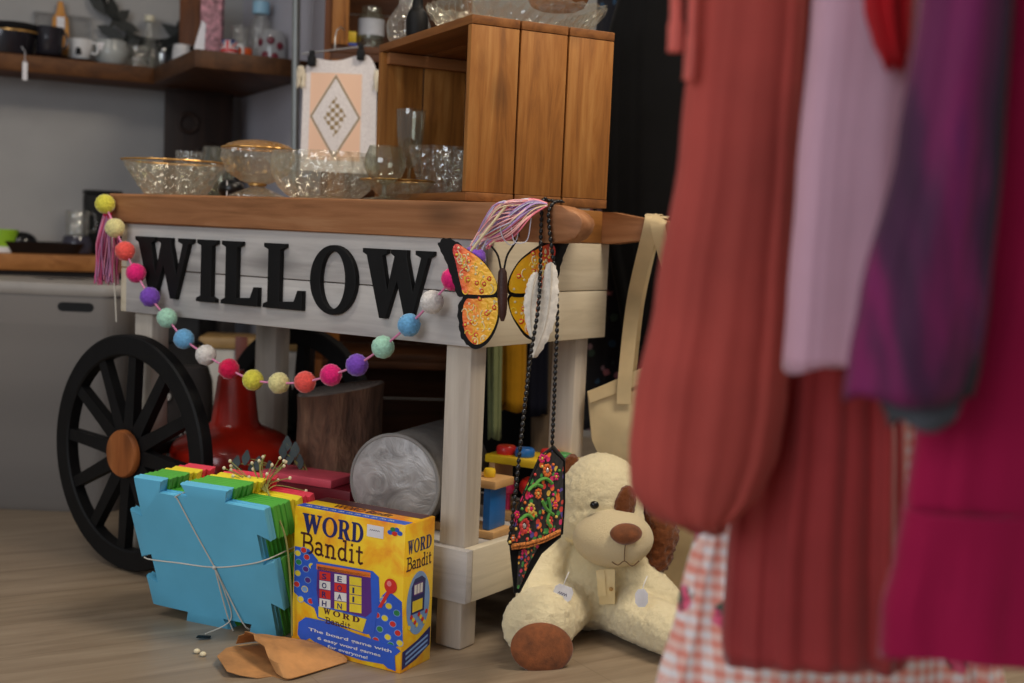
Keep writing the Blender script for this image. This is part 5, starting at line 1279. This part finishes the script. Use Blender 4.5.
# toy pounding bench and toys
P = cartw(-.13, .135, DK); TRZ = CRZ+R(4)
t = thing('toy_bench', 'wooden toy pounding bench with coloured pegs and blue side on the cart shelf', 'toy', P, TRZ)
M_toy = plain('toy_beech', (210,164,108), .5, var=.06)
TC = dict(blue=(30,110,190), red=(216,44,40), green=(60,150,70), orange=(244,140,30), yellow=(248,204,40), pink=(232,60,120))
MT = {k: plain('toy_'+k, c, .35) for k, c in TC.items()}
bm = B(); box(bm, -.075,.085,0,.075,0,.016,.003); obj('base_plank', bm, M_toy, t)
bm = B(); box(bm, -.075,.085,0,.075,.100,.117,.003); obj('top_plank', bm, M_toy, t)
for x in (-.045,.055): bm = B(); box(bm, x, x+.016,.006,.069,.0165,.0995,.002); obj('side_panel', bm, MT['blue'], t)
for i, (c, x) in enumerate((('green',-.055),('orange',-.022),('red',.012),('yellow',.05))):
    bm = B(); lathe(bm, [(.0005,.1175),(.011,.1175),(.012,.120),(.012,.130),(.010,.134),(.0005,.135)], Matrix.Translation((x,.035,0)), 20); obj('peg', bm, MT[c], t)
P = cartw(-.10, .30, DK)
t = thing('toy_shape_sorter', 'wooden toy with red, yellow and blue shapes behind the pounding bench', 'toy', P, TRZ)
bm = B(); box(bm, -.08,.12,0,.10,.0,.02,.003); box(bm,-.075,-.06,.01,.09,.0205,.118,.002); box(bm,.10,.115,.01,.09,.0205,.118,.002); obj('toy_frame', bm, M_toy, t)
bm = B(); box(bm, -.08,.12,0,.10,.1185,.136,.003); obj('toy_top', bm, MT['yellow'], t)
for c, x, y in (('red',-.045,.03),('blue',.0,.03),('red',.05,.05),('green',.09,.03)):
    bm = B(); lathe(bm, [(.0005,.1365),(.02,.1365),(.021,.139),(.021,.150),(.018,.154),(.0005,.155)], Matrix.Translation((x,y,0)), 24); obj('disc', bm, MT[c], t)
for c, x, y, z, r in (('red',.02,.02,.075,.022),('pink',-.03,.02,.07,.018),('yellow',.065,.02,.055,.02),('red',.075,.02,.032,.011)):
    bm = B(); ball(bm, (x,y,z), r, sub=3); tube(bm, [(x,y,.02),(x,y,z)], .005, 8); obj('ball', bm, MT[c], t)
P = cartw(-.06, .12, DK)
# grey box with strap behind the rear wheel
P = Vector((-.715, 3.60, 0)); t = thing('storage_box', 'pale grey storage box with gold edge and brown strap behind the rear wheel', 'box', P, R(6))
M_gbox = plain('grey_box_card', (206,202,196), .7)
bm = B(); box(bm, -.19,.12,0,.16,0,.42,.004); obj('box_base', bm, M_gbox, t)
bm = B(); box(bm, -.195,.125,-.005,.165,.421,.455,.004); obj('box_lid', bm, plain('box_lid_gold', (170,136,84), .5), t)
bm = B(); box(bm, -.09,-.055,-.008,-.0055,.02,.46,.001); obj('strap', bm, plain('brown_leather_strap', (112,52,40), .5), t)
P = cartw(-1.0, .56, 0); P = at(182,440,3.30); P.z = 0
t = thing('patterned_bag', 'dark bag with white squiggle pattern seen between the wheel spokes', 'bag', P, R(10))
bm = B(); loft(bm, [[Vector((q.x, q.y, z)) for q in resample(rrect(.08*k, .05*k, .03, 0, 6), 60)] for z, k in ((0,.9),(.03,1.0),(.2,1.04),(.36,.95),(.40,.8))]); obj('bag_body', bm, plain('bag_charcoal', (58,52,50), .85), t)
bm = B(); rnd = random.Random(5)
for k in range(7):
    x, z = rnd.uniform(-.05,.04), .06+.045*k; tube(bm, catmull([Vector((x+.02*math.sin(q*1.3+k), -.0535-.002*math.sin(q), z+.008*q-.02+.012*math.sin(q*2.1))) for q in range(7)], 4), .0035, 6)
obj('squiggle_pattern', bm, plain('bag_white', (220,214,206), .8), t)
bm = B(); tube(bm, catmull([Vector((-.05,0,.39)),Vector((-.045,0,.46)),Vector((.045,0,.46)),Vector((.05,0,.39))], 8), .006, 8); obj('handle', bm, M_black, t)

# ------------------------------------------------------------ garments
def prof_at(levels, py):
    if py <= levels[0][0]: return levels[0][1:]
    for a, b in zip(levels, levels[1:]):
        if py <= b[0]:
            t = (py-a[0])/(b[0]-a[0]); t = t*t*(3-2*t)*.5+t*.5
            return tuple(a[k]*(1-t)+b[k]*t for k in range(1, len(a)))
    return levels[-1][1:]
def garment(levels, depth, half, nf, amp, seed, rows=56, seg=120, close=True, skew=0.0, inner=.0):
    """hanging cloth tube with folds running down it; levels are (height row, left, right)"""
    bm = B(); y0, y1 = levels[0][0], levels[-1][0]; rings = []
    for j in range(rows+1):
        py = y0 + (y1-y0)*j/rows; xl, xr = prof_at(levels, py)[:2]
        a = at(xl, py, depth); b = at(xr, py, depth); zc = (a.z+b.z)/2; W = (b.x-a.x)/2; cx = (a.x+b.x)/2; u = j/rows
        fa = amp*min(1, .25+u*1.1); hh = min(half, W*.9+.004); ring = []
        for i in range(seg):
            t = 2*PI*i/seg; ct, st = math.cos(t), math.sin(t)
            q = Vector((ct*nf*.42+seed*7, st*nf*.42, u*.55+seed))
            f = 1.7*noise.noise(q) + .4*noise.noise(q*2.3+Vector((5,0,0)))
            x = cx + W*(abs(ct)**.9*(1 if ct > 0 else -1)) + .25*fa*f*abs(st)
            y = depth + hh*(abs(st)**.8*(1 if st > 0 else -1)) + fa*f*abs(st)**.5 + skew*(x-cx)
            z = a.z + (b.z-a.z)*((x-a.x)/(b.x-a.x) if b.x-a.x > 1e-6 else .5) + (.004*math.sin(3*t+seed) if j == rows else 0)
            ring.append(Vector((x, y, z)))
        rings.append(ring)
    loft(bm, rings, close, False)
    return bm
def hang(name, label, cat, bm, mats, th=.0022, group=None):
    o = single(name, bm, mats, label, cat, group, angle=80)
    m = o.modifiers.new('thickness', 'SOLIDIFY'); m.thickness = th; m.offset = -1; return o
# clothes on the rail behind the cart
BKG = 'clothes hanging behind the cart'
hang('coat', 'long black coat hanging behind the crate and the tote bag', 'coat', garment([(-260,680,730),(-120,650,750),(-20,622,765),(40,607,770),(220,604,772),(330,622,775),(470,626,778)], 3.0, .055, 9, .010, 1.0), M_blackcloth)
def floral(name, base, blobs, sc, thr=.33):
    s = NT(name); v = s.coord(); vo = s.n('ShaderNodeTexVoronoi'); s.set(vo.inputs[0], v); vo.inputs['Scale'].default_value = sc
    pal = s.ramp(s.sep(vo.outputs['Color'])[0], [(i/len(blobs), c) for i, c in enumerate(blobs)], 'CONSTANT')
    n = s.math('ADD', vo.outputs['Distance'], s.math('MULTIPLY', s.noise(v, sc*3, 3), .3))
    col = s.mix(s.ramp(n, [(thr+.12,(255,255,255)),(thr+.2,(0,0,0))]), lin(base), pal); s.bsdf(col, .9, 0, sheen=.2); return s.m
hang('floral_dress', 'black dress printed with dusty pink and blue flowers behind the tote bag', 'dress', garment([(-250,622,634),(-225,606,646),(-100,600,650),(200,590,648),(430,578,650)], 3.16, .04, 7, .008, 2.2), floral('dark_floral_print', (22,22,30), [(176,110,120),(40,70,96),(60,80,70),(150,120,130)], 34))
for lab, lv, dp, c, sd, cat, nm in (('sage green scarf hanging beneath the cart top', [(50,492,498),(70,484,506),(200,486,505),(438,488,501)], 3.05, (150,158,110), 1.1, 'scarf', 'scarf'),
        ('mustard yellow top hanging beneath the cart top', [(50,510,518),(72,498,530),(200,500,528),(410,500,526)], 3.12, (196,140,24), 2.0, 'top', 'top'),
        ('dark navy top hanging next to the mustard one', [(50,534,544),(72,524,556),(200,522,552),(414,521,548)], 3.20, (26,28,44), 3.3, 'top', 'top'),
        ('beige trousers hanging lowest under the cart top', [(58,534,558),(250,532,556),(462,531,554)], 3.26, (150,128,104), 4.1, 'trousers', 'trousers'),
        ('black skirt hanging behind the sage green scarf', [(60,480,520),(300,466,540),(560,462,560)], 3.36, (18,18,20), 5.0, 'skirt', 'skirt')):
    hang(nm, lab, cat, garment(lv, dp, .028, 5, .006, sd, rows=30, seg=72), cloth(nm+'_cloth_'+str(int(sd*10)), c, var=.15))
# clothes on the rail in front
t = thing('clothes_rail', 'grey metal two bar clothes rail behind the cart, holding the dark garments', 'clothes rail', Vector((.62,3.12,0)))
zu, zl = at(690,-258,3.05).z+.02, at(500,50,3.15).z+.014
for y in (3.05, 3.22): bm = B(); tube(bm, [Vector((.66,y,0)), Vector((.66,y,zu))], .0125, 16); obj('upright', bm, M_steel, t, world=True)
bm = B(); tube(bm, [Vector((.66,3.05,zu)), Vector((.28,3.08,zu))], .0125, 16); obj('rail', bm, M_steel, t, world=True)
bm = B(); tube(bm, [Vector((.66,3.22,zl)), Vector((-.09,3.15,zl))], .0125, 16); obj('rail', bm, M_steel, t, world=True)
M_coral = cloth('coral_chiffon', (216,100,90), .85, .12, 500, .15, .20, 3)
M_coral2 = cloth('coral_chiffon_skirt', (190,74,74), .85, .12, 500, .35, .08, 3)
FR = 'front'
cd = thing('chiffon_dress', 'sheer coral red dress with a gathered puff sleeve on the front rail', 'dress', at(790,668,1.20))
def addg(name, bm, m, parent, th=.0016, label=None):
    o = obj(name, bm, m, parent, world=True, angle=80, label=label); md = o.modifiers.new('thickness', 'SOLIDIFY'); md.thickness = th; md.offset = -1; return o
addg('skirt', garment([(-520,800,850),(-430,760,900),(-250,745,905),(0,760,905),(200,765,900),(335,757,897),(430,745,903),(560,727,905),(640,722,907),(658,724,905)], 1.235, .045, 9, .012, .7, 80, 160), M_coral2, cd)
addg('puff_sleeve', garment([(-400,770,840),(-300,735,830),(-100,708,812),(0,694,806),(150,680,797),(300,655,790),(400,634,786),(450,629,778),(490,630,762),(512,645,742),(522,668,728),(528,690,722)], 1.165, .040, 7, .004, 2.1, 80, 140), M_coral, cd)
bm = B(); c = at(706,527,1.165); tube(bm, [c+Vector((.016*math.cos(2*PI*i/28), .012*math.sin(2*PI*i/28), .001*math.sin(i))) for i in range(28)], .005, 8, closed=True); obj('sleeve_cuff', bm, M_coral2, cd, world=True)
for x0, x1, ye, w in ((677,675,52,.0055),(694,689,80,.0045)):
    bm = B(); tube(bm, catmull([at(x0+2,-220,1.13), at(x0,-40,1.13), at((x0+x1)/2,ye*.5,1.13), at(x1,ye,1.13)], 6), [w*.8]*6+[w]*6+[w*1.3]*7, 10)
    obj('neck_tie', bm, cloth('salmon_tie', (232,120,108), .9), cd, world=True, label='salmon fabric neck tie')
bm = B(); wv = [at(757+(140*i/60), 335, 1.19) for i in range(61)]
def gingham():
    s = NT('peach_gingham'); v = s.coord(); x, y, z = s.sep(v)
    fr = lambda c, f: s.math('GREATER_THAN', s.math('FRACT', s.math('MULTIPLY', c, f)), .5)
    a, b = fr(s.math('ADD', x, s.math('MULTIPLY', y, .6)), 64), fr(z, 64); k = s.math('MULTIPLY', s.math('ADD', a, b), .5)
    col = s.ramp(k, [(.0,(240,230,230)),(.5,(238,194,182)),(1.0,(232,148,132))])
    vo = s.n('ShaderNodeTexVoronoi'); s.set(vo.inputs[0], v); vo.inputs['Scale'].default_value = 15
    n = s.math('ADD', vo.outputs['Distance'], s.math('MULTIPLY', s.noise(v, 90, 3), .22))
    col = s.mix(s.ramp(n, [(.33,(255,255,255)),(.38,(0,0,0))]), col, s.ramp(s.noise(v, 60, 2), [(.45,(56,84,72)),(.5,(214,70,110)),(.62,(226,110,140))]))
    s.bsdf(col, .9, 0, s.bump(s.noise(v, 600, 2), .2, .001), .2); return s.m
hang('gingham_dress', 'peach gingham dress with small flowers, hanging lowest behind the coral dress', 'dress', garment([(-490,790,860),(-300,745,900),(100,735,930),(330,722,950),(515,700,965),(600,679,985),(690,655,1005),(800,640,1015)], 1.36, .05, 10, .012, 1.4, 80, 160), gingham())
M_pale = cloth('pale_pink_jersey', (222,178,196), .9, .04, 800, .3)
hang('pink_shirt', 'pale pink shirt hanging between the coral dress and the dark tie-dye sleeve', 'shirt', garment([(-420,850,900),(-300,835,925),(-100,824,925),(0,813,920),(180,797,905),(300,788,897),(368,783,890)], 1.085, .030, 4, .006, .4, 60, 120), M_pale)
hang('red_blouse', 'bright red blouse with a frilled edge high on the front rail', 'blouse', garment([(-380,870,905),(-200,858,925),(-60,862,916),(10,866,912),(40,874,910),(58,884,907),(66,890,902)], 1.03, .022, 6, .008, 2.6, 40, 100), cloth('bright_red_crepe', (200,24,36), .8, .1))
def tiedye():
    s = NT('tie_dye_velvet'); v = s.coord((1,1,.35)); n = s.noise(v, 9, 3, .5, 1.4); m = s.noise(s.coord((1,1,.3),(0,0,0),(3,1,7)), 5, 3, .55, .8)
    col = s.ramp(n, [(.28,(34,15,38)),(.42,(68,21,60)),(.54,(120,20,82)),(.68,(54,27,86))]); col = s.mix(s.ramp(s.math('ADD', s.math('MULTIPLY', s.sep(s.coord())[0], 7.0), s.math('SUBTRACT', m, .22)), [(.44,(0,0,0)),(.56,(255,255,255))]), col, lin((22,20,24)))
    s.bsdf(col, .85, 0, s.bump(s.noise(v, 120, 3), .2, .003), .1); return s.m
td = thing('tie_dye_top', 'purple and black tie-dye velvet sleeve with a dark grey lining', 'top', at(905,420,.93))
addg('sleeve', garment([(-400,960,1010),(-250,940,1015),(0,923,1008),(150,898,999),(300,860,986),(360,849,978),(398,844,970)], .93, .030, 4, .006, 3.0, 60, 120), tiedye(), td)
bm = garment([(300,885,966),(396,878,962),(424,890,952)], .935, .018, 4, .003, 3.0, 14, 100); addg('lining', bm, cloth('grey_lining', (92,96,104), .9), td, label='dark grey lining')
md_ = thing('magenta_dress', 'deep crimson pink dress with a seamed flared skirt on the front rail', 'dress', at(985,664,1.01))
M_mag = cloth('crimson_crepe', (176,22,76), .85, .06, 500, .3)
M_mag2 = cloth('dark_crimson_bodice', (88,8,28), .85, .06, 500, .3)
addg('bodice', garment([(-420,1010,1080),(-300,985,1120),(0,985,1125),(200,965,1128),(420,918,1130),(512,905,1132)], 1.01, .035, 5, .006, 1.9, 60, 130), M_mag, md_)
addg('skirt', garment([(508,904,1133),(560,895,1138),(610,882,1145),(652,880,1148)], 1.01, .038, 7, .007, 1.9, 30, 140, False), M_mag, md_)
# rail out of view that carries the front clothes
t = thing('clothes_rail', 'grey metal clothes rail carrying the red and pink garments', 'clothes rail', Vector((.42,1.0,0)))
ra, rb_ = Vector((.20,1.60,1.605)), Vector((.60,.55,1.605))
bm = B(); tube(bm, [ra, rb_], .0125, 16); obj('rail', bm, M_steel, t, world=True)
for q in (Vector((.40,1.62,1.605)), Vector((.86,.55,1.605))):
    bm = B(); tube(bm, [Vector((q.x,q.y,1.605)), Vector((q.x,q.y,0))], .0125, 16); obj('upright', bm, M_steel, t, world=True)
    bm = B(); tube(bm, [Vector((q.x,q.y,1.605)), ra if q.y > 1 else rb_], .0125, 16); obj('end_bar', bm, M_steel, t, world=True)
# ------------------------------------------------------------ light and camera
def area(name, loc, target, sx, sy, power, col):
    l = bpy.data.lights.new(name, 'AREA'); l.shape = 'RECTANGLE'; l.size = sx; l.size_y = sy; l.energy = power; l.color = col
    o = bpy.data.objects.new(name, l); COL.objects.link(o); o.location = loc
    o.rotation_euler = (Vector(target)-Vector(loc)).to_track_quat('-Z', 'Y').to_euler(); return o
area('ceiling_light', (1.0, 1.75, 2.66), (1.0, 1.75, 0), 1.2, .6, 46, (1.0,.87,.70))
area('ceiling_light', (-1.4, 1.4, 2.66), (-1.4, 1.4, 0), 1.2, .3, 14, (1.0,.93,.84))
area('ceiling_light', (.4, 3.6, 2.66), (.4, 3.6, 0), .6, .3, 7, (1.0,.88,.74))
area('shop_window', (-1.9, -1.6, 1.6), (0, 2.3, .5), 2.2, 1.5, 46, (.88,.93,1.0))
w = bpy.data.worlds.new('shop_ambient'); scn.world = w; w.use_nodes = True
w.node_tree.nodes['Background'].inputs[0].default_value = (.80,.84,.92,1); w.node_tree.nodes['Background'].inputs[1].default_value = .25
cam = bpy.data.cameras.new('camera'); cam.lens = FPX*36/1024; cam.sensor_width = 36; cam.sensor_fit = 'HORIZONTAL'; cam.clip_start = .05
co = bpy.data.objects.new('camera', cam); COL.objects.link(co)
cp, sp, cr, sr = math.cos(PITCH), math.sin(PITCH), math.cos(ROLL), math.sin(ROLL)
R0, U0, F0 = Vector((1,0,0)), Vector((0,sp,cp)), Vector((0,cp,-sp))
co.matrix_world = frame(CAM, R0*cr+U0*sr, -R0*sr+U0*cr, -F0)
cam.dof.use_dof = True; cam.dof.focus_distance = 2.25; cam.dof.aperture_fstop = 2.6
scn.camera = co
vs = scn.view_settings; vs.view_transform = 'Standard'; vs.look = 'None'; vs.gamma = 1; vs.use_curve_mapping = False; vs.exposure = 0.2
scn.cycles.use_denoising = True; scn.cycles.max_bounces = 14; scn.cycles.transparent_max_bounces = 24
